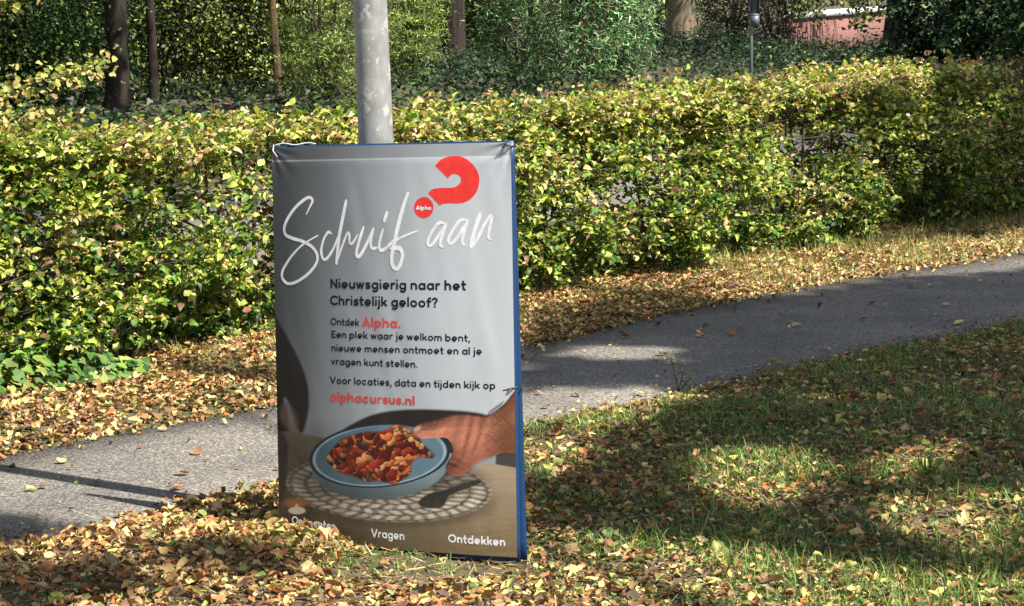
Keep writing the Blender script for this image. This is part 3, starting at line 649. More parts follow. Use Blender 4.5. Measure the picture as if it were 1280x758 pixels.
# ------------------------------------------------------------------ the beech hedge
hedge = empty('hedge', (*oa(HEDGE_O+.45, 12.0), 0), label='long clipped beech hedge with yellowing and browned leaves along the footpath', cat='hedge')
HA0, HA1 = 1.2, 25.0
def hedge_front(a, z): return HEDGE_O + (fbm(a*1.3, z*1.9, seed=51)-.5)*.5 + (noise(a*4.2, z*5.0, seed=52)-.5)*.30 + .16*sm(.55, 1.15, z) + .12*sm(.25, 0, z)
def hedge_top(a): return .93 + .085*sm(9, 17, a) + .012*np.sin(a*.9) + (fbm(a*3, 0., seed=53)-.5)*.12
def mix_w(a, z, o):
    """weights of: deep green, fresh green, yellow green, pale yellow, tan, cream, brown"""
    h = z/1.03; n1 = fbm(a*.9, z*2.0, seed=61); n2 = fbm(a*2.4, z*3.5, seed=62)
    right = sm(16.2, 18.2, a+.7*(n1-.5)*3); left = sm(8.6, 7.0, a)
    dry = np.clip((.05+.9*h**1.5)*(.4+1.25*n1)+.5*(n2-.45), 0, 1)
    dr2 = sm(.52, .68, n2)*(.35+.65*h)+.55*sm(.75, 1.0, h)*sm(.35, .6, n1)
    W = np.stack([.95*(1-h)+.5*left*(1-h)+.22, 1.3*(1-.55*dry), 1.2+0*a, .62*dry+.16, .9*dr2+.08, .75*dr2+.06, .14+.4*dr2], 1)
    Wr = np.stack([.9+0*a, .3+0*a, .14+0*a, .04+0*a, .2*n2*2, .05+0*a, 1.1*n1*1.8], 1)  # right end: darker, browner leaf mix painting in the tree shade
    return np.clip(W*(1-right[:, None])+Wr*right[:, None], .001, 9)
HC = [(.035, .075, .02), (.10, .19, .026), (.28, .34, .05), (.53, .50, .13), (.44, .30, .14), (.60, .49, .28), (.17, .09, .055)]
nt_ = 38000
a = rng.uniform(HA0, HA1, nt_); z = rng.uniform(.02, 1.0, nt_); dep = np.where(rng.random(nt_) < .3, rng.uniform(.1, .75, nt_), rng.exponential(.14, nt_)-.02)
ontop = rng.random(nt_) < .3
ht = hedge_top(a); z = np.where(ontop, ht-.03-rng.exponential(.05, nt_), np.minimum(z, ht-.02))
o = np.where(ontop, hedge_front(a, z)+rng.uniform(0, .85, nt_), hedge_front(a, z)+np.clip(dep, -.02, .7))
hole = .55*fbm(a*1.7, z*3.0, o*1.2, seed=55)+.45*noise(a*5, z*7.0, o*3, seed=56)                                  # thin places where the road shows through
thin = sm(11.0, 8.5, a)*sm(.42, .62, z)*sm(.98, .82, z)*.10 + .02*sm(.5, .9, z)*(z < .95)
deep = o-hedge_front(a, z)
keep = (hole > np.where(deep < .22, .40, .34)+thin*.55) & ((fbm(a*1.5, z*2.6, seed=58) > .40) | (z > .88) | (deep > .2))
a, z, o, ontop = a[keep], z[keep], o[keep], ontop[keep]; nt_ = len(a)
tp = np.stack([a*D[0]+o*NV[0], a*D[1]+o*NV[1], z], 1)
out3 = np.array([-NV[0], -NV[1], 0]); D3 = np.array([D[0], D[1], 0]); U3 = np.array([0, 0, 1.0])
td = out3*rng.normal(.75, .35, nt_)[:, None]+D3*rng.normal(0, .6, nt_)[:, None]+U3*np.where(ontop, rng.normal(.6, .3, nt_), rng.normal(.25, .4, nt_))[:, None]
td /= np.linalg.norm(td, axis=1)[:, None]; tl = rng.uniform(.06, .18, nt_)
sca = Scatter(); stem = MB()
for q in range(nt_):
    if q % 3 == 0: stem.tube([tp[q]-td[q]*.12, tp[q]+td[q]*tl[q]*.5, tp[q]+td[q]*tl[q]], [.0035, .0025, .001], 3, False)
per = 9
tq = np.repeat(np.arange(nt_), per); fr = np.tile(np.linspace(.0, 1, per), nt_)+rng.normal(0, .05, nt_*per); sgn = np.tile(np.array([1, -1]*per)[:per], nt_)
side = np.cross(td, U3+.001); side /= np.linalg.norm(side, axis=1)[:, None]; nup = np.cross(side, td)
P = tp[tq]+td[tq]*(fr*tl[tq])[:, None]+rng.normal(0, .008, (len(tq), 3))
yd = td[tq]*.55+side[tq]*(sgn*.85)[:, None]+rng.normal(0, .35, (len(tq), 3)); yd /= np.linalg.norm(yd, axis=1)[:, None]
zn = nup[tq]*.9+out3*.35+U3*.25+rng.normal(0, .36, (len(tq), 3)); zn -= yd*(zn*yd).sum(1)[:, None]; zn /= np.linalg.norm(zn, axis=1)[:, None]
MM = np.stack([np.cross(yd, zn), yd, zn], 2)
C = palette(len(tq), HC, mix_w(a[tq], P[:, 2], o[tq]), .16); Sz = rng.uniform(.024, .053, len(tq)); pick = rng.integers(0, len(BEECH), len(tq))
ok = P[:, 2] > .01
for v in range(len(BEECH)): m_ = (pick == v) & ok; sca.add(BEECH[v], P[m_], MM[m_], Sz[m_], C[m_])
sca.build('foliage', M_hedge, hedge)
for aa in np.arange(HA0, HA1, .22):                                       # upright stems inside the hedge
    aa += rng.normal(0, .06); o_ = HEDGE_O+.45+rng.normal(0, .1); b0 = np.array([*oa(o_, aa), -.05])
    p1 = b0+np.array([*(D*rng.normal(0, .08)), .5]); p2 = p1+np.array([*(D*rng.normal(0, .12)), .5]); stem.tube([b0, p1, p2], [.016, .011, .005], 6, False)
    for _ in range(5):
        s0 = b0+(p2-b0)*rng.uniform(.15, .95); e0 = s0+out3*rng.uniform(.1, .45)*rng.choice([1, 1, -1])+D3*rng.normal(0, .2)+U3*rng.uniform(.02, .25); stem.tube([s0, (s0+e0)/2+U3*.02, e0], [.007, .005, .002], 4, False)
stem.build('stems', M_twig, hedge)

# ivy creeping from the foot of the hedge
def ivy(name, cx, cy, rx, ry, n, h, label, cols=None):
    c = gpt(np.array(float(cx)), np.array(float(cy))); e = empty(name, c, label=label, cat='ivy', group='ivy along the foot of the hedge')
    th = rng.uniform(0, 2*np.pi, n); r_ = np.sqrt(rng.random(n)); uu = r_*np.cos(th)*rx; vv = r_*np.sin(th)*ry
    P = np.stack([c[0]+uu*D[0]+vv*NV[0], c[1]+uu*D[1]+vv*NV[1], np.zeros(n)], 1); k_ = fbm(P[:, 0]*5, P[:, 1]*5, seed=71)
    P[:, 2] = gz(P[:, :2])+.015+h*rng.random(n)*(1-r_**2)*(.4+1.2*k_)*1.2
    zn = np.array([0, 0, .8])+out3*.5+SUN*.3+rng.normal(0, .35, (n, 3)); M_ = rots(zn, rng.uniform(0, 6.3, n))
    C = palette(n, cols or [(.028, .075, .018), (.06, .14, .026), (.14, .22, .04), (.09, .15, .04), (.24, .28, .07)], [.22, .32, .26, .12, .12]); s_ = Scatter(); s_.add(IVY[0], P, M_, rng.uniform(.035, .068, n), C); s_.build('foliage', M_ivy, e)
ivy('ivy', 105, 425, 1.35, .5, 2300, .46, 'big mound of fresh green ivy at the left end of the hedge foot')
ivy('ivy', 55, 485, .6, .3, 420, .12, 'low ivy runners spreading over leaf litter at the far left')
ivy('ivy', 250, 425, .3, .2, 260, .20, 'small ivy tuft on leaf litter just left of the poster board')
ivy('ivy', 720, 335, .9, .25, 420, .26, 'strip of ivy at the hedge foot just right of the poster board')
ivy('ivy', 1180, 275, .9, .22, 260, .22, 'dark shaded ivy at the hedge foot near the right edge')

# ------------------------------------------------------------------ leaf litter and grass
def sample(n, a0, a1, o0, o1):
    a = rng.uniform(a0, a1, n); o = rng.uniform(o0, o1, n); return np.stack([a*D[0]+o*NV[0], a*D[1]+o*NV[1]], 1)
def inview(P, mx=.75, my=220):
    x, y = to_px(np.c_[P, np.zeros(len(P))]); return (x > -640*mx*.6) & (x < 1280+640*mx*.6) & (y < 758+my) & (P[:, 1] > 4)
lit = Scatter()
def litter(P, size, pal, wts, zoff=.0, tilt=.3, colj=.2, tm=None):
    tm = tm or DEAD
    n = len(P); zn = np.c_[rng.normal(0, tilt, (n, 2)), np.ones(n)]; M_ = rots(zn, rng.uniform(0, 6.3, n)); C = palette(n, pal, wts, colj)
    Pz = np.c_[P, gz(P)+.008+zoff+rng.exponential(.006, n)]; S_ = rng.uniform(*size, n)*np.where(rng.random(n) < .3, .65, 1); pk = rng.integers(0, len(tm), n)
    for v in range(len(tm)): q = pk == v; lit.add(tm[v], Pz[q], M_[q], S_[q], C[q])
LC = [(.26, .155, .07), (.43, .29, .135), (.54, .42, .19), (.20, .10, .05), (.42, .40, .12), (.36, .15, .055), (.15, .19, .06), (.12, .085, .06)]
# far verge, deep dry litter
P = sample(135000, 2, 26, 5.3, 8.4); n0, f0, o = on_path(P); keep = (o > f0-.05+.12*fbm(P[:, 0]*4, P[:, 1]*4, seed=81)) & (o < HEDGE_O+.25) & inview(P)
den = np.where(alo(P) > 12.5, .62, 1.0)*np.where(o > f0, 1, .5)
P = P[keep & (rng.random(len(P)) < den)]; litter(P, (.022, .05), LC, [.28, .3, .2, .13, .08, .12, .03, .06], tm=DEADS, tilt=.35)
# near verge
def near_mask(P):
    n0, f0, o = on_path(P); return (o < n0+.05-.14*fbm(P[:, 0]*4, P[:, 1]*4, seed=82)) & inview(P)
P = sample(250000, 1.5, 18, 0.5, 6.8); P = P[near_mask(P)]; x, y = to_px(np.c_[P, np.zeros(len(P))])
pat = fbm(P[:, 0]*2.2, P[:, 1]*2.2, seed=83)
den = np.where(x < 480, .85, .76-.12*sm(650, 900, x)+.15*sm(690, 740, y))*sm(.18, .55, pat+.12) ; den = np.where((x > 660) & (y < 560), den*.9, den)
den = den*np.where(np.hypot((x-540)/130, (y-716)/20) < 1, .22, 1)
bx_ = np.array([math.cos(R(-31.08)), math.sin(R(-31.08))]); bl_ = (P-np.array([-.343, 7.617])) @ np.array([bx_[1], -bx_[0]]); bu_ = (P-np.array([-.343, 7.617])) @ bx_
den = den*np.where((np.abs(bu_) < .44) & (bl_ > -.1) & (bl_ < .14), np.where(bu_ > -.12, .06, .8), 1)
P = P[rng.random(len(P)) < den]; x, y = to_px(np.c_[P, np.zeros(len(P))])
green = sm(500, 800, x); n = len(P)
W = np.stack([.34+0*x, .24*(1-.2*green), .11+.05*sm(640, 720, y), .2+0*x, .10+.14*green, .16*(1-.4*green), .08+.2*green, .10+.05*green], 1)
sz_ = rng.random(len(P)) < np.where(to_px(np.c_[P, np.zeros(len(P))])[0] > 650, .09, .2)
litter(P[sz_], (.034, .06), LC, W[sz_], .003, .36); litter(P[~sz_], (.012, .042), LC, W[~sz_], .001, .42)
# the heap drifted against the left of the board
bx = np.array([math.cos(cyaw), math.sin(cyaw)]); bn = np.array([bx[1], -bx[0]]); B0 = np.array([-.343, 7.617])
n = 1500; uu = -.31+.13*rng.normal(size=n); vv = .04+np.abs(rng.normal(0, .09, n)); ok = (uu < -.13) & (uu > -.75); uu, vv = uu[ok], vv[ok]
P = B0+uu[:, None]*bx+vv[:, None]*bn; hp = .03*np.exp(-((uu+.30)/.17)**2-((vv-.06)/.10)**2)*rng.random(len(uu))
litter(P, (.024, .052), LC, [.2, .3, .3, .04, .25, .1, .03, .02], hp, .6)
# a drift along the path's near edge on the left, and strays on the asphalt
aa = rng.uniform(3.5, 7.2, 1500); oo = np.interp(aa, NEAR_A, NEAR_O)-.02-rng.exponential(.1, 1500); P = np.stack([aa*D[0]+oo*NV[0], aa*D[1]+oo*NV[1]], 1)
dist = (P-np.array(board.location)[:2]) @ bn; P = P[(np.abs(dist) > .09) | (to_px(np.c_[P, 0*dist])[0] < 330)]; litter(P, (.024, .052), LC, [.25, .3, .2, .1, .12, .14, .03, .04], .006, .4)
aa = rng.uniform(3, 22, 150); P = np.stack([aa, np.interp(aa, NEAR_A, NEAR_O)+rng.random(150)**2*1.2], 1); P = np.stack([P[:, 0]*D[0]+P[:, 1]*NV[0], P[:, 0]*D[1]+P[:, 1]*NV[1]], 1)
n = len(P); zz = gz(P); lit_n = n
M_ = rots(np.c_[rng.normal(0, .3, (n, 2)), np.ones(n)], rng.uniform(0, 6.3, n)); lit.add(DEAD[4], np.c_[P, np.full(n, .016)], M_, rng.uniform(.03, .06, n), palette(n, LC, [.3, .3, .2, .1, .1, .1, .05, .05]))
aa = rng.uniform(3, 22, 1600); P = np.stack([aa, np.interp(aa, NEAR_A, NEAR_O)+np.where(rng.random(1600) < .6, rng.exponential(.07, 1600), rng.random(1600)*1.25)], 1); P = np.stack([P[:, 0]*D[0]+P[:, 1]*NV[0], P[:, 0]*D[1]+P[:, 1]*NV[1]], 1); n = len(P)
lit.add(DEADS[0], np.c_[P, np.full(n, .012)], rots(np.c_[rng.normal(0, .4, (n, 2)), np.ones(n)], rng.uniform(0, 6.3, n)), rng.uniform(.008, .026, n), palette(n, LC, [.3, .3, .2, .2, .05, .1, .05, .2]))
aa = rng.uniform(3, 22, 1800); P = np.stack([aa, np.interp(aa, FAR_A, FAR_O)-rng.exponential(.06, 1800)+.03], 1); P = np.stack([P[:, 0]*D[0]+P[:, 1]*NV[0], P[:, 0]*D[1]+P[:, 1]*NV[1]], 1); n = len(P)
lit.add(DEADS[1], np.c_[P, np.full(n, .013)], rots(np.c_[rng.normal(0, .4, (n, 2)), np.ones(n)], rng.uniform(0, 6.3, n)), rng.uniform(.01, .045, n), palette(n, LC, [.3, .3, .2, .2, .05, .1, .05, .2]))
tag(lit.build('fallen_leaves', M_dead), 'dry fallen leaves in tan, yellow and brown covering both verges', 'leaf litter', kind='stuff')

gr = Scatter()
def grass(P, ln, pal, wts, wd=.0038):
    n = len(P); zn = np.c_[rng.normal(0, .22, (n, 2)), np.ones(n)]; M_ = rots(zn, rng.uniform(0, 6.3, n)); C = palette(n, pal, wts, .2)
    L_ = ln*rng.uniform(.5, 1.25, n); S_ = np.stack([np.full(n, wd)*rng.uniform(.7, 1.5, n), L_, L_], 1); pk = rng.integers(0, 4, n); Pz = np.c_[P, gz(P)-.004]
    for v in range(4): q = pk == v; gr.add(BLADE[v], Pz[q], M_[q], S_[q], C[q])
GC = [(.05, .12, .022), (.10, .20, .035), (.18, .28, .06), (.36, .35, .14), (.24, .19, .09)]
P = sample(420000, 1.5, 18, 0.5, 6.8); P = P[near_mask(P)]; x, y = to_px(np.c_[P, np.zeros(len(P))])
pat = fbm(P[:, 0]*3, P[:, 1]*3, seed=91)+.5*sm(0, 1, 1-np.hypot((x-960)/160, (y-590)/50))+.35*sm(900, 1280, x)*sm(560, 740, y)-.2*sm(560, 300, x)+.2*sm(640, 760, x)
den = sm(.36, .78, pat)
keep = rng.random(len(P)) < den; P = P[keep]; grass(P, .02+.05*sm(.45, 1.0, pat[keep])+.02*rng.random(len(P)), GC, [.3, .35, .2, .1, .08])
# straw, bits of stalk and leaf crumbs lying on the soil
P = sample(90000, 1.5, 18, 0.5, 6.8); P = P[near_mask(P)]; P = P[:30000]; n = len(P)
gr.add(NEEDLE[0], np.c_[P, gz(P)+.006+.01*rng.random(n)], rots(np.c_[rng.normal(0, .3, (n, 2)), np.ones(n)], rng.uniform(0, 6.3, n)), np.stack([rng.uniform(.02, .05, n), rng.uniform(.02, .06, n), np.full(n, .02)], 1), palette(n, LC+[(.42, .36, .22)], [.2, .3, .2, .2, .1, .05, .05, .2, .5]))
# dry pale grass on the far verge to the right, greener tufts along the hedge foot
P = sample(70000, 8.5, 26, 5.6, 8.3); n0, f0, o = on_path(P); pat = fbm(P[:, 0]*2, P[:, 1]*2, seed=93)+.3*sm(11.5, 16, alo(P))+.22*sm(6.8, 7.8, o)
keep = (o > f0+.02) & inview(P) & (rng.random(len(P)) < sm(.45, .85, pat)); P = P[keep]
grass(P, .03+.09*sm(.5, 1.1, pat[keep]), [(.10, .16, .03), (.2, .24, .06), (.42, .36, .15), (.33, .25, .11)], [.2, .3, .35, .2])
tag(gr.build('grass', M_grass), 'sparse green and straw coloured grass growing through the leaf litter', 'grass', kind='stuff')

# single plants that stand out
def blade_plant(name, px_, py_, n, ln, wd, cols, label, cat, spread=.5):
    c = gpt(np.array(float(px_)), np.array(float(py_))); c[2] = gz(c[:2])-.004; s_ = Scatter(); P = np.tile(c, (n, 1))+np.c_[rng.normal(0, .012, (n, 2)), np.zeros(n)]
    zn = np.c_[rng.normal(0, spread, (n, 2)), np.ones(n)]; L_ = ln*rng.uniform(.6, 1.1, n); s_.add(blade_t(.4, 6), P, rots(zn, rng.uniform(0, 6.3, n)), np.stack([np.full(n, wd), L_, L_], 1), palette(n, cols, [1]*len(cols)))
    o = s_.build(name, M_grass); return tag(o, label, cat)
blade_plant('grass_tuft', 1158, 604, 16, .13, .011, [(.06, .14, .025), (.12, .2, .04)], 'tuft of broad green blades standing up from the shaded lawn', 'grass tuft', .4)
blade_plant('grass_tuft', 432, 668, 12, .11, .005, [(.2, .25, .07), (.3, .3, .1)], 'thin grass tuft in front of the poster beside the leaf heap', 'grass tuft', .45)
def fernweed(px_, py_, n, label):
    c = gpt(np.array(float(px_)), np.array(float(py_))); c[2] = gz(c[:2]); e = empty('weed', c, label=label, cat='weed'); s_ = Scatter(); m_ = MB()
    for q in range(n):
        d = np.array([*rng.normal(0, .6, 2), .5]); d /= np.linalg.norm(d); b0 = c; L_ = rng.uniform(.05, .11); sd_ = np.cross(d, U3); sd_ /= np.linalg.norm(sd_)
        m_.tube([b0, b0+d*L_*.5, b0+d*L_-np.array([0, 0, .02])], [.002, .0015, .001], 4, False); f = np.linspace(.2, 1, 14); P = b0+d*(f*L_)[:, None]-np.array([0, 0, .02])*(f**2)[:, None]
        for sg in (-1, 1):
            yd = np.tile(d*.4+sd_*sg, (14, 1)); yd /= np.linalg.norm(yd, axis=1)[:, None]; zn = np.tile(np.cross(sd_, d), (14, 1)); zn -= yd*(zn*yd).sum(1)[:, None]; zn /= np.linalg.norm(zn, axis=1)[:, None]
            s_.add(NEEDLE[1], P, np.stack([np.cross(yd, zn), yd, zn], 2), .026*(1.1-f*.8), palette(14, [(.05, .13, .035), (.09, .19, .05)], [1, 1]))
    s_.build('foliage', M_grass, e); m_.build('stems', M_grass if False else M_twig, e)
fernweed(1000, 590, 12, 'feathery green weed growing in the sunlit patch of lawn')
c = gpt(np.array(848.), np.array(490.)); e = empty('weed', c, label='thin pale weed stalk with tiny leaves rising at the path edge', cat='weed')
m_ = MB(); s_ = Scatter()
for dx, hh in ((-.03, .14), (.05, .06), (.02, .09)):
    pts = [c, c+(dx*.5, 0, hh*.5), c+(dx, 0, hh)]; m_.tube(pts, .0025, 5, False); P = np.array(pts[-1])+rng.normal(0, .012, (7, 3)); s_.add(SMALL[0], P, rots(rng.normal(0, 1, (7, 3)), rng.uniform(0, 6, 7)), rng.uniform(.015, .028, 7), palette(7, [(.25, .32, .15), (.4, .42, .25)], [1, 1]))
m_.build('stems', M_twig, e); s_.build('foliage', M_grass, e)

# ------------------------------------------------------------------ the wood beyond the road
def foliage(sc_, centre, rad, n_cl, per, spread, size, cols, wts, kind='leaf', shell=.5, flat=1.0, keepf=None, down=0.0):
    th = rng.normal(size=(n_cl, 3)); th /= np.linalg.norm(th, axis=1)[:, None]; r_ = (shell+(1-shell)*rng.random(n_cl))[:, None]
    lump = (.7+.6*fbm(th[:, 0]*1.8+centre[0], th[:, 1]*1.8+centre[1], th[:, 2]*1.8, seed=101))[:, None]
    Cc = np.asarray(centre)+th*r_*lump*np.asarray(rad); Cc = Cc[Cc[:, 2] > .05]
    if keepf is not None: Cc = Cc[keepf(Cc)]
    n = len(Cc); P = np.repeat(Cc, per, 0)+rng.normal(size=(n*per, 3))*np.array([spread, spread, spread*flat]); nn = np.repeat(Cc-np.asarray(centre), per, 0)/np.asarray(rad)
    tone = np.repeat(np.exp(rng.normal(0, .38, n)), per)[:, None]  # random tone per clump, standing in for sunlit and shaded clumps
    ok = P[:, 2] > .02; P = P[ok]; nn = nn[ok]; tone = tone[ok]; m = len(P)
    zn = nn*.6+np.array([0, 0, .6])+SUN*.3+rng.normal(0, .55, (m, 3)); C = palette(m, cols, wts, .2)*tone
    T = NEEDLE if kind == 'needle' else SMALL; pk = rng.integers(0, 2, m); S_ = rng.uniform(.65, 1.3, m)*size; M_ = rots(zn, rng.uniform(0, 6.3, m))
    for v in (0, 1): q = pk == v; sc_.add(T[v], P[q], M_[q], S_[q], C[q])
DG = [(.012, .026, .008), (.05, .10, .02), (.13, .21, .045), (.28, .33, .13)]  # wood palettes: deepest tones painted for shade, palest for sunlit specks
OL = [(.018, .028, .008), (.09, .125, .027), (.23, .27, .06), (.38, .38, .15)]
YW = [(.014, .034, .014), (.065, .15, .055), (.17, .31, .11), (.32, .44, .22), (.22, .12, .07)]
CF = [(.04, .07, .016), (.15, .24, .05), (.28, .38, .09), (.24, .15, .07)]
PB = [(.022, .02, .013), (.07, .055, .042), (.035, .045, .018), (.26, .22, .18)]
RH = [(.008, .02, .007), (.025, .055, .018), (.065, .12, .042)]
BE = [(.12, .15, .03), (.28, .28, .07), (.4, .34, .13), (.3, .2, .08)]
SHR = 'shrubs in the wood beyond the road'
def shrub(name, px_, Y_, wd, ht, cols, wts, label, cat='shrub', n_cl=300, per=55, size=.062, spread=.15, kind='leaf', flat=.75, shell=.6, base=None, stems=5, barkm=None, group=SHR):
    c = at(px_, Y_); c[2] = gz(c[:2]); e = empty(name, c, label=label, cat=cat, group=group); s_ = Scatter()
    foliage(s_, c+(0, 0, ht*.48), (wd/2, wd/2*.8, ht*.55), n_cl, per, spread, size, cols, wts, kind, shell, flat)
    s_.build('foliage', M_wood, e); m_ = MB()
    for q in range(stems):
        d = np.array([*rng.normal(0, .22, 2), 1]); tip = c+d*ht*.85*rng.uniform(.7, 1); mid = c+d*ht*.4+np.array([*rng.normal(0, .06, 2), 0]); m_.tube([c+np.array([*rng.normal(0, .08, 2), -.1]), mid, tip], [.035, .025, .008], 6, False)
    m_.build('stems', barkm or M_twig, e)
shrub('holly_bush', 20, 30.0, 1.97, 3.0, DG, [.42, .36, .2, .02], 'dark glossy holly bush at the far left of the wood', n_cl=420)
shrub('holly_bush', 95, 33.1, 1.80, 3.4, DG, [.47, .32, .18, .03], 'tall dark holly bush just left of the dark straight trunk', n_cl=380)
shrub('ivy_thicket', 215, 34.6, 1.64, 3.4, OL, [.5, .3, .17, .03], 'ivy hung thicket just right of the dark straight trunk', n_cl=360)
shrub('ivy_thicket', 290, 35.4, 1.80, 3.2, OL, [.4, .35, .21, .04], 'olive green thicket midway between dark trunk and lamp post', n_cl=420)
shrub('ivy_thicket', 355, 36.2, 1.48, 3.0, OL, [.4, .32, .22, .06], 'thicket with speckled light leaves around a thin reddish trunk', n_cl=340)
shrub('conifer_shrub', 408, 31.6, 1.23, 2.6, CF, [.3, .35, .25, .1], 'feathery green conifer just left of the lamp post', n_cl=230, per=130, size=.045, spread=.14, kind='needle', flat=.2)
shrub('conifer_shrub', 512, 40.4, 0.95, 2.8, CF, [.3, .35, .3, .05], 'feathery light green conifer between lamp post and second trunk', n_cl=230, per=130, size=.055, spread=.14, kind='needle', flat=.2)
shrub('conifer_shrub', 455, 38.7, 1.52, 3.0, CF, [.5, .3, .15, .1], 'shaded conifer partly hidden behind the lamp post', n_cl=240, per=36, size=.055, kind='needle', flat=.3)
shrub('yew_bush', 652, 38.7, 1.40, 2.8, YW, [.35, .3, .2, .06, .06], 'blue green yew bush just right of the second trunk', n_cl=380, per=36, size=.075, spread=.11, kind='needle')
shrub('yew_bush', 715, 36.5, 1.80, 2.6, YW, [.35, .3, .2, .08, .06], 'broad yew bush in the middle of the wood edge', n_cl=380, per=36, size=.075, spread=.11, kind='needle')
shrub('yew_bush', 768, 37.8, 1.10, 2.4, YW, [.35, .3, .25, .1, .02], 'bright yew bush just left of the thick sunlit trunk', n_cl=320, per=36, size=.07, spread=.11, kind='needle')
shrub('twiggy_thicket', 915, 63.0, 2.60, 3.6, PB, [.35, .25, .3, .12], 'grey brown thicket behind the grey sign post', n_cl=420, stems=14)
shrub('twiggy_thicket', 812, 64.0, 2.20, 3.4, PB, [.4, .25, .3, .06], 'dark thicket behind the thick sunlit trunk', n_cl=320)
shrub('twiggy_thicket', 972, 48.0, 1.10, 2.0, PB, [.3, .35, .2, .2], 'bare twiggy shrub against the left end of the pink wall', n_cl=60, stems=14)
shrub('rhododendron', 1165, 45.0, 1.50, 2.6, RH, [.4, .4, .2], 'dark green rhododendron beside the leaning trunk', n_cl=260, per=16, size=.13, spread=.15)
shrub('rhododendron', 1235, 43.0, 1.70, 2.7, RH, [.4, .4, .2], 'dark large leaved rhododendron near the right edge', n_cl=300, per=16, size=.13, spread=.15)
shrub('rhododendron', 1310, 41.0, 1.80, 2.8, RH, [.4, .4, .2], 'rhododendron cut by the right edge of the view', n_cl=300, per=16, size=.13, spread=.15)
for px_, Y_, lb in ((880, 52, 'low dark shrub at the foot of the thick sunlit trunk'), (985, 46, 'low dark shrub below the left end of the pink wall'), (1060, 45, 'low dark shrub below the middle of the pink wall'), (560, 42, 'low dark shrub at the foot of the second trunk')):
    shrub('low_shrub', px_, Y_, 2.4, .5, RH, [.55, .35, .1], lb, n_cl=120, per=26, size=.06, spread=.12, stems=3)
shrub('holly_bush', -70, 29.3, 1.97, 3.0, DG, [.4, .35, .2, .1], 'holly bush cut by the left edge of the view', n_cl=300)
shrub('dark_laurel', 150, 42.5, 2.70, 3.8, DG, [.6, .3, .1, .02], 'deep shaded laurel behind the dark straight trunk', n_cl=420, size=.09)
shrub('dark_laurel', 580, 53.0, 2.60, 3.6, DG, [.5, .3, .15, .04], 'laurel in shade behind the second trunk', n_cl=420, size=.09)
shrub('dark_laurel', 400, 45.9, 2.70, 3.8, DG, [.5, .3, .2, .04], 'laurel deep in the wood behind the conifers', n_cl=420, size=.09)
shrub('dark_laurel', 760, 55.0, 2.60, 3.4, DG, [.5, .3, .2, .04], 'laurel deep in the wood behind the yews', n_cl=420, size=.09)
# low beech branch reaching in from the left
c = at(-62, 24.0); e = empty('young_beech', c, label='young beech whose low leafy branch reaches in from the left edge', cat='young tree'); m_ = MB(); s_ = Scatter()
m_.tube([c-(0, 0, .1), c+(.02, 0, 1.2), c+(.1, 0, 3.2)], [.05, .04, .015], 8)
for (x0, z0, x1, z1, x2, z2_, wd) in ((0, .55, .6, .68, 1.42, .92, .10), (0, .35, .5, .42, 1.05, .45, .05), (0, 1.2, .4, 1.5, .8, 1.75, .14), (0, 1.7, -.4, 2.0, -.9, 2.2, .14), (0, 2.2, .4, 2.6, .8, 2.8, .16)):
    p = [c+(x0, 0, z0), c+(x1, -.05, z1), c+(x2, .05, z2_)]; m_.tube(p, [.016, .011, .004], 6); f = rng.random(330)**.8; P = np.where(f[:, None] < .5, p[0]+(p[1]-p[0])*2*f[:, None], p[1]+(p[2]-p[1])*(2*f[:, None]-1))
    P = P+rng.normal(0, 1, (330, 3))*np.array([.07, .16, wd*.75]); s_.add(BEECH[0], P, rots(np.array([.1, -.3, .8])+rng.normal(0, .45, (330, 3)), rng.uniform(0, 6.3, 330)), rng.uniform(.06, .09, 330), palette(330, BE, [.3, .4, .25, .1]))
m_.build('trunk', M_twig, e, smooth=True); s_.build('foliage', M_wood, e)
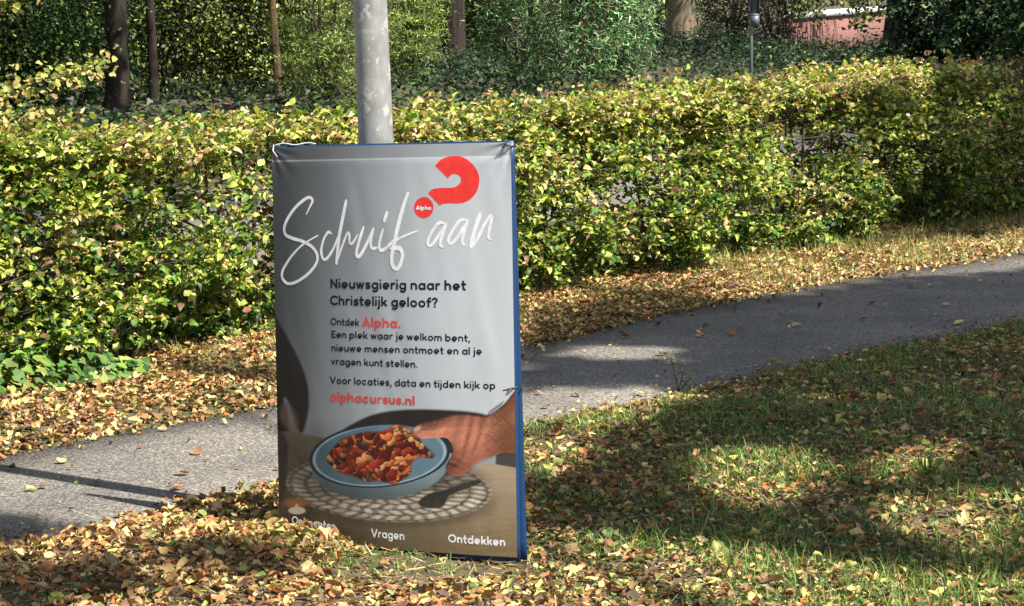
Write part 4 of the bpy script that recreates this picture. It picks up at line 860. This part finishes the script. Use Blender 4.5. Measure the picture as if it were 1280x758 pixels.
# trees
TRG = 'trees in the wood beyond the road'
def tree(name, px_, Y_, dia, H_, label, barkm, lean_=(0, 0), crown=(2.0, 3.2), cols=OL, n_cl=150, coff=(0, 0), group=TRG, flare=1.35, droop=None, z0=2.1):
    c = at(px_, Y_); c[2] = gz(c[:2]); e = empty(name, c, label=label, cat='tree', group=group); m_ = MB()
    hs = np.array([-.15, .08, .35, .9, 1.7, 3.0, 5.0, H_]); r0 = dia/2; rad = r0*np.interp(hs, [-.15, .08, .35, 1.0, H_], [flare*1.1, flare, 1.12, 1.0, .25])
    pts = np.stack([c[0]+lean_[0]*hs+.03*np.sin(hs*1.3+px_), c[1]+lean_[1]*hs+.03*np.cos(hs*1.1), c[2]+hs], 1); m_.tube(pts, rad, 14)
    for q in range(7):
        h = rng.uniform(.45, .9)*H_; b0 = c+np.array([lean_[0]*h, lean_[1]*h, h]); d = np.array([*rng.normal(0, 1, 2), .5]); d /= np.linalg.norm(d); m_.tube([b0, b0+d*crown[0]*.5, b0+d*crown[0]*.9+(0, 0, .2)], [r0*.35, r0*.2, .01], 6, False)
    m_.build('trunk', barkm, e, smooth=True); s_ = Scatter()
    cz = max(H_*.75, z0+crown[1]*.6); cc = c+np.array([lean_[0]*cz+coff[0], lean_[1]*cz+coff[1], cz]); foliage(s_, cc, (crown[0], crown[0], crown[1]), n_cl, 14, .28, .17, cols, [.3, .35, .25, .1], 'leaf', .25, .8, keepf=lambda C: C[:, 2] > z0)  # crown above the view, shifted off some trunks to shade the shrubs
    if droop is not None:
        for (p, Yd, zt, zb, wd, n) in droop:
            d0 = at(p, Yd); P = d0+np.c_[rng.normal(0, wd, n), rng.normal(0, .3, n), rng.uniform(zb, zt, n)]; m = rng.random(n) < .4+.6*fbm(P[:, 0]*6, P[:, 2]*6, seed=113)**1; P = P[m]; s_.add(SMALL[1], P, rots(rng.normal(0, .6, (len(P), 3))+[.1, -.5, .5], rng.uniform(0, 6.3, len(P))), rng.uniform(.06, .12, len(P)), palette(len(P), OL, [.4, .35, .2, .05]))
            m2 = MB()
    s_.build('crown', M_wood, e); return e
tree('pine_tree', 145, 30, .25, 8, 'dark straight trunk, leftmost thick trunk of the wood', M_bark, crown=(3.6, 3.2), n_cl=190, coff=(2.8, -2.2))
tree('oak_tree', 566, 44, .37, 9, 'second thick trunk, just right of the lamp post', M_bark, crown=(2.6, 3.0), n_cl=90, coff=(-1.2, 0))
tree('beech_tree', 851, 58, .62, 11, 'thickest trunk with sun patches, left of the grey sign post', M_bark_grey, crown=(3.8, 3.4), cols=OL, n_cl=260, coff=(3.0, -2))
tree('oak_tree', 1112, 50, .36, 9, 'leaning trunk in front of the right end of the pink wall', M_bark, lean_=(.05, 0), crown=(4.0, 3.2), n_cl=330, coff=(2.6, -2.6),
     droop=[(1000, 47, 2.4, 1.0, .14, 900), (1040, 47, 2.4, 1.2, .25, 1000), (1072, 48, 2.4, .75, .12, 900), (1094, 47, 2.4, .95, .15, 600), (1024, 48, 2.2, .85, .05, 260)])
tree('young_tree', 190, 33, .11, 6, 'slim dark stem just right of the dark straight trunk', M_bark, crown=(1.3, 1.8), n_cl=60)
tree('young_tree', 348, 34.5, .10, 6, 'slim reddish stem left of the conifer', M_bark_red, crown=(1.2, 1.6), n_cl=50, lean_=(-.03, 0))
# pink brick wall with white coping, sign post
p0, p1 = np.array([(982-640)/FPX*49, 49.0]), np.array([(1135-640)/FPX*66, 66.0]); wd_ = p1-p0; wl = np.linalg.norm(wd_); ang = math.atan2(wd_[1], wd_[0])
wall = empty('brick_wall', (*(p0+p1)/2, 0), label='pink brick wall with a white coping seen between the trees', cat='wall')
wall.rotation_euler = (0, 0, ang)
m_ = MB(); m_.box((0, 0, .46), (wl, .25, 1.0)); m_.build('wall', M_brick, wall, world=False)
m_ = MB(); m_.box((0, 0, 1.02), (wl+.05, .36, .115)); m_.build('coping', M_coping, wall, world=False)
c = at(938.5, 29.5); c[2] = 0; sp = empty('sign_post', c, label='slim grey sign post with dark sign backs beyond the hedge', cat='sign post')
m_ = MB(); m_.tube([c-(0, 0, .1), c+(-.02, 0, 2.4)], .019, 14); m_.build('post', M_steelpost, sp, smooth=True)
m_ = MB(); m_.box(c+(.022, -.03, 1.70), (.105, .018, .80)); m_.box(c+(-.026, -.045, 1.70), (.008, .03, .80)); m_.box(c+(.07, -.045, 1.70), (.008, .03, .80)); m_.build('sign_plate', M_signmetal, sp)
m_ = MB(); m_.box(c+(.03, -.045, 1.225), (.085, .045, .12)); m_.build('sign_box', M_signmetal, sp)
m_ = MB(); m_.box(c+(.02, -.035, 1.292), (.10, .07, .014)); m_.build('bracket', M_steelpost, sp)
# ground cover and the far mass of the wood
s_ = Scatter(); n = 70000; P = np.concatenate([sample(n, 10, 62, 14.35, 34), sample(22000, 10, 40, 14.35, 19)]); n1 = fbm(P[:, 0]*.8, P[:, 1]*.8, seed=121); P = P[(n1 > np.where(off(P) < 20, .12, .3))]; n = len(P)
h = rng.random(n)*.38*fbm(P[:, 0]*1.2, P[:, 1]*1.2, seed=122)*1.6; Pz = np.c_[P, gz(P)+.02+h]
s_.add(IVY[0], Pz, rots(np.array([0, -.2, .8])+rng.normal(0, .4, (n, 3)), rng.uniform(0, 6.3, n)), rng.uniform(.045, .08, n), palette(n, [(.006, .014, .005), (.012, .028, .009), (.03, .06, .02), (.07, .12, .03)], [.45, .35, .14, .06]))  # ivy colours taken near black to paint the shade under the trees
tag(s_.build('ground_cover', M_ivy), 'dark ivy carpet under the trees beyond the road', 'ground cover', kind='stuff')
s_ = Scatter(); n = 1800; P = np.stack([rng.uniform(-9.5, -4.3, n), rng.uniform(25, 28.5, n)], 1); P = P[P[:, 0]/P[:, 1] < -.158]; n = len(P); h = .12+.22*rng.random(n)
s_.add(SMALL[0], np.c_[P, gz(P)+h*rng.random(n)], rots(np.array([0, -.2, .8])+rng.normal(0, .4, (n, 3)), rng.uniform(0, 6.3, n)), rng.uniform(.07, .11, n), palette(n, [(.16, .26, .1), (.3, .38, .18), (.1, .2, .05)], [1, 1, .7]))
tag(s_.build('verge_plants', M_wood), 'pale green low plants on the far roadside at the left', 'ground cover', kind='stuff')
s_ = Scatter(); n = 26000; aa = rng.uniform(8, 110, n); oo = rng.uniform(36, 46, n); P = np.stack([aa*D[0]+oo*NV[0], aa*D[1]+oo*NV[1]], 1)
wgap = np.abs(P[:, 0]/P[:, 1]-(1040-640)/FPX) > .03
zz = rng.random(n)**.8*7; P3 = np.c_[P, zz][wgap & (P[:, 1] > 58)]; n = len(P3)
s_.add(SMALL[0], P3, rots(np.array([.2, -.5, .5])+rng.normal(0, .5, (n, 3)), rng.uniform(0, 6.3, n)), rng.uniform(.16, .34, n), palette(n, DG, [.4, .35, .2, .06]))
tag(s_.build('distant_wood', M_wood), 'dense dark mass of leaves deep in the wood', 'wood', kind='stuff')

# ------------------------------------------------------------------ unseen roadside trees on the right, crowns cut to cast the shade across the path
HPT = np.array([*oa(HEDGE_O, 0), 0]); HN = np.array([NV[0], NV[1], 0])
def first_hit(C):
    """pixel where the sun ray through C lands (hedge face or ground)"""
    t = C[:, 2]/SUN[2]; Gp = C-SUN*t[:, None]
    th_ = ((C-HPT) @ HN)/(SUN @ HN); Hp = C-SUN*th_[:, None]; hit = (Hp[:, 2] > 0) & (Hp[:, 2] < 1.15) & (th_ > 0) & (th_ < t)
    return to_px(np.where(hit[:, None], Hp, Gp))
SHADE = [[(648, 405), (760, 395), (900, 378), (1010, 368), (1100, 352), (1320, 335), (1420, 330), (1420, 728), (1290, 726), (1180, 716), (1060, 710), (960, 698), (860, 682), (760, 674), (665, 664), (655, 560), (655, 530)],
         [(1035, 50), (1420, 40), (1420, 300), (1270, 282), (1120, 294), (1055, 290), (1040, 180)], [(655, 395), (740, 372), (850, 352), (900, 362), (800, 395), (655, 425)],
         [(180, 445), (345, 455), (345, 490), (250, 480)], [(-60, 728), (120, 716), (170, 742), (-60, 775)], [(200, 680), (345, 690), (345, 730), (230, 722)],
         [(1000, 300), (1280, 262), (1290, 285), (1050, 322)], [(-60, 646), (50, 656), (70, 666), (-60, 690)]]
LIGHT = [(945, 608, 108, 46), (1200, 655, 135, 32), (1105, 650, 60, 24), (1165, 578, 44, 24), (1110, 596, 50, 24), (700, 572, 60, 34), (780, 443, 95, 12), (760, 505, 130, 22), (715, 525, 115, 24), (940, 302, 70, 16),
         (1120, 190, 40, 38), (1230, 150, 36, 40), (1180, 110, 44, 24), (1090, 240, 36, 30), (1250, 240, 30, 22), (1240, 700, 80, 20), (980, 340, 80, 14), (1120, 285, 55, 15), (1030, 505, 40, 10)]
def shade_keep(C):  # drops leaves so the crowns cast the drawn shade and sun patches
    x, y = first_hit(C); x = x+24*(fbm(C[:, 0]*1.5, C[:, 1]*1.5, C[:, 2], seed=131)-.5); y = y+14*(fbm(C[:, 1]*1.5, C[:, 0]*1.5, C[:, 2], seed=132)-.5)
    k_ = np.zeros(len(C), bool)
    for p in SHADE: k_ |= inpoly(x, y, p)
    for (cx, cy, rx, ry) in LIGHT: k_ &= ((x-cx)/rx)**2+((y-cy)/ry)**2 > 1
    seen = (x > -30) & (x < 1400) & (y > 40) & (y < 790)
    return np.where(seen, k_, rng.random(len(C)) < .5)
def shade_tree(name, loc, H_, blobs, label):
    c = np.array([*loc, 0.0]); e = empty(name, c, label=label, cat='tree', group='roadside trees on the right'); m_ = MB()
    m_.tube(np.array([c-(0, 0, .2), c+(0, 0, .3), c+(.05, .05, 2), c+(0, .1, 5.5), c+(-.1, .1, H_+4)]), [.27, .2, .17, .13, .04], 14)
    s_ = Scatter()
    for (bx_, by_, bz_, rx, ry, rz, n) in blobs:
        m_.tube([c+(0, .05, 4.2), c*.5+np.array([bx_, by_, 0])*.5+(0, 0, (4.2+bz_)/2+.4), np.array([bx_, by_, bz_])], [.07, .045, .012], 7, False)
        P = np.array([bx_, by_, bz_])+(rng.normal(0, .42, (n, 3))).clip(-1, 1)*np.array([rx, ry, rz]); P = P[P[:, 2] > 2.4]; P = P[shade_keep(P)]; k_ = len(P)
        q = np.repeat(np.arange(k_), 3); Pq = P[q]+rng.normal(0, .03, (len(q), 3)); s_.add(BEECH[0], Pq, rots(SUN*.8+rng.normal(0, .5, (len(q), 3)), rng.uniform(0, 6.3, len(q))), rng.uniform(.08, .13, len(q)), palette(len(q), OL, [.3, .4, .2, .1]))
    m_.build('trunk', M_bark_grey, e, smooth=True); s_.build('crown', M_wood, e)
hx = lambda x, y, h: (x+SUN[0]/SUN[2]*h, y+SUN[1]/SUN[2]*h, h)
shade_tree('lime_tree', (8.2, 2.0), 9, [(*hx(1.0, 8.6, 10.5), 2.2, 2.2, 1.4, 3800), (*hx(2.3, 10.0, 11.2), 2.2, 2.2, 1.4, 3800), (*hx(1.6, 7.6, 9.4), 2.0, 1.8, 1.2, 2600), (*hx(.9, 10.8, 10.8), 1.8, 1.8, 1.2, 2200)], 'roadside tree right of the camera shading the lawn')
shade_tree('lime_tree', (10.4, 7.0), 9, [(*hx(2.6, 13.2, 10.5), 2.2, 2.2, 1.5, 3800), (*hx(4.0, 14.5, 11.0), 2.2, 2.2, 1.5, 3000), (*hx(1.4, 12.3, 10.0), 1.8, 1.8, 1.2, 2600)], 'roadside tree shading the footpath on the right')
shade_tree('lime_tree', (12.4, 11.4), 10, [(*hx(3.2, 18.2, 10.8), 2.0, 2.0, 1.4, 6000), (*hx(4.6, 19.0, 11.4), 2.2, 2.2, 1.4, 6000), (*hx(4.0, 21.0, 11.6), 2.2, 2.2, 1.4, 6000), (*hx(2.8, 20.0, 10.2), 1.8, 1.8, 1.4, 5000)], 'roadside tree shading the right end of the hedge')
shade_tree('lime_tree', (5.4, .2), 8, [(*hx(-.9, 6.6, 9.2), 1.6, 1.2, 1.0, 1500), (*hx(-1.4, 7.6, 9.8), 1.4, 1.2, 1.0, 1200), (*hx(-1.2, 10.4, 10.6), 1.2, 1.2, 1.0, 900)], 'roadside tree behind the camera dappling the near verge')
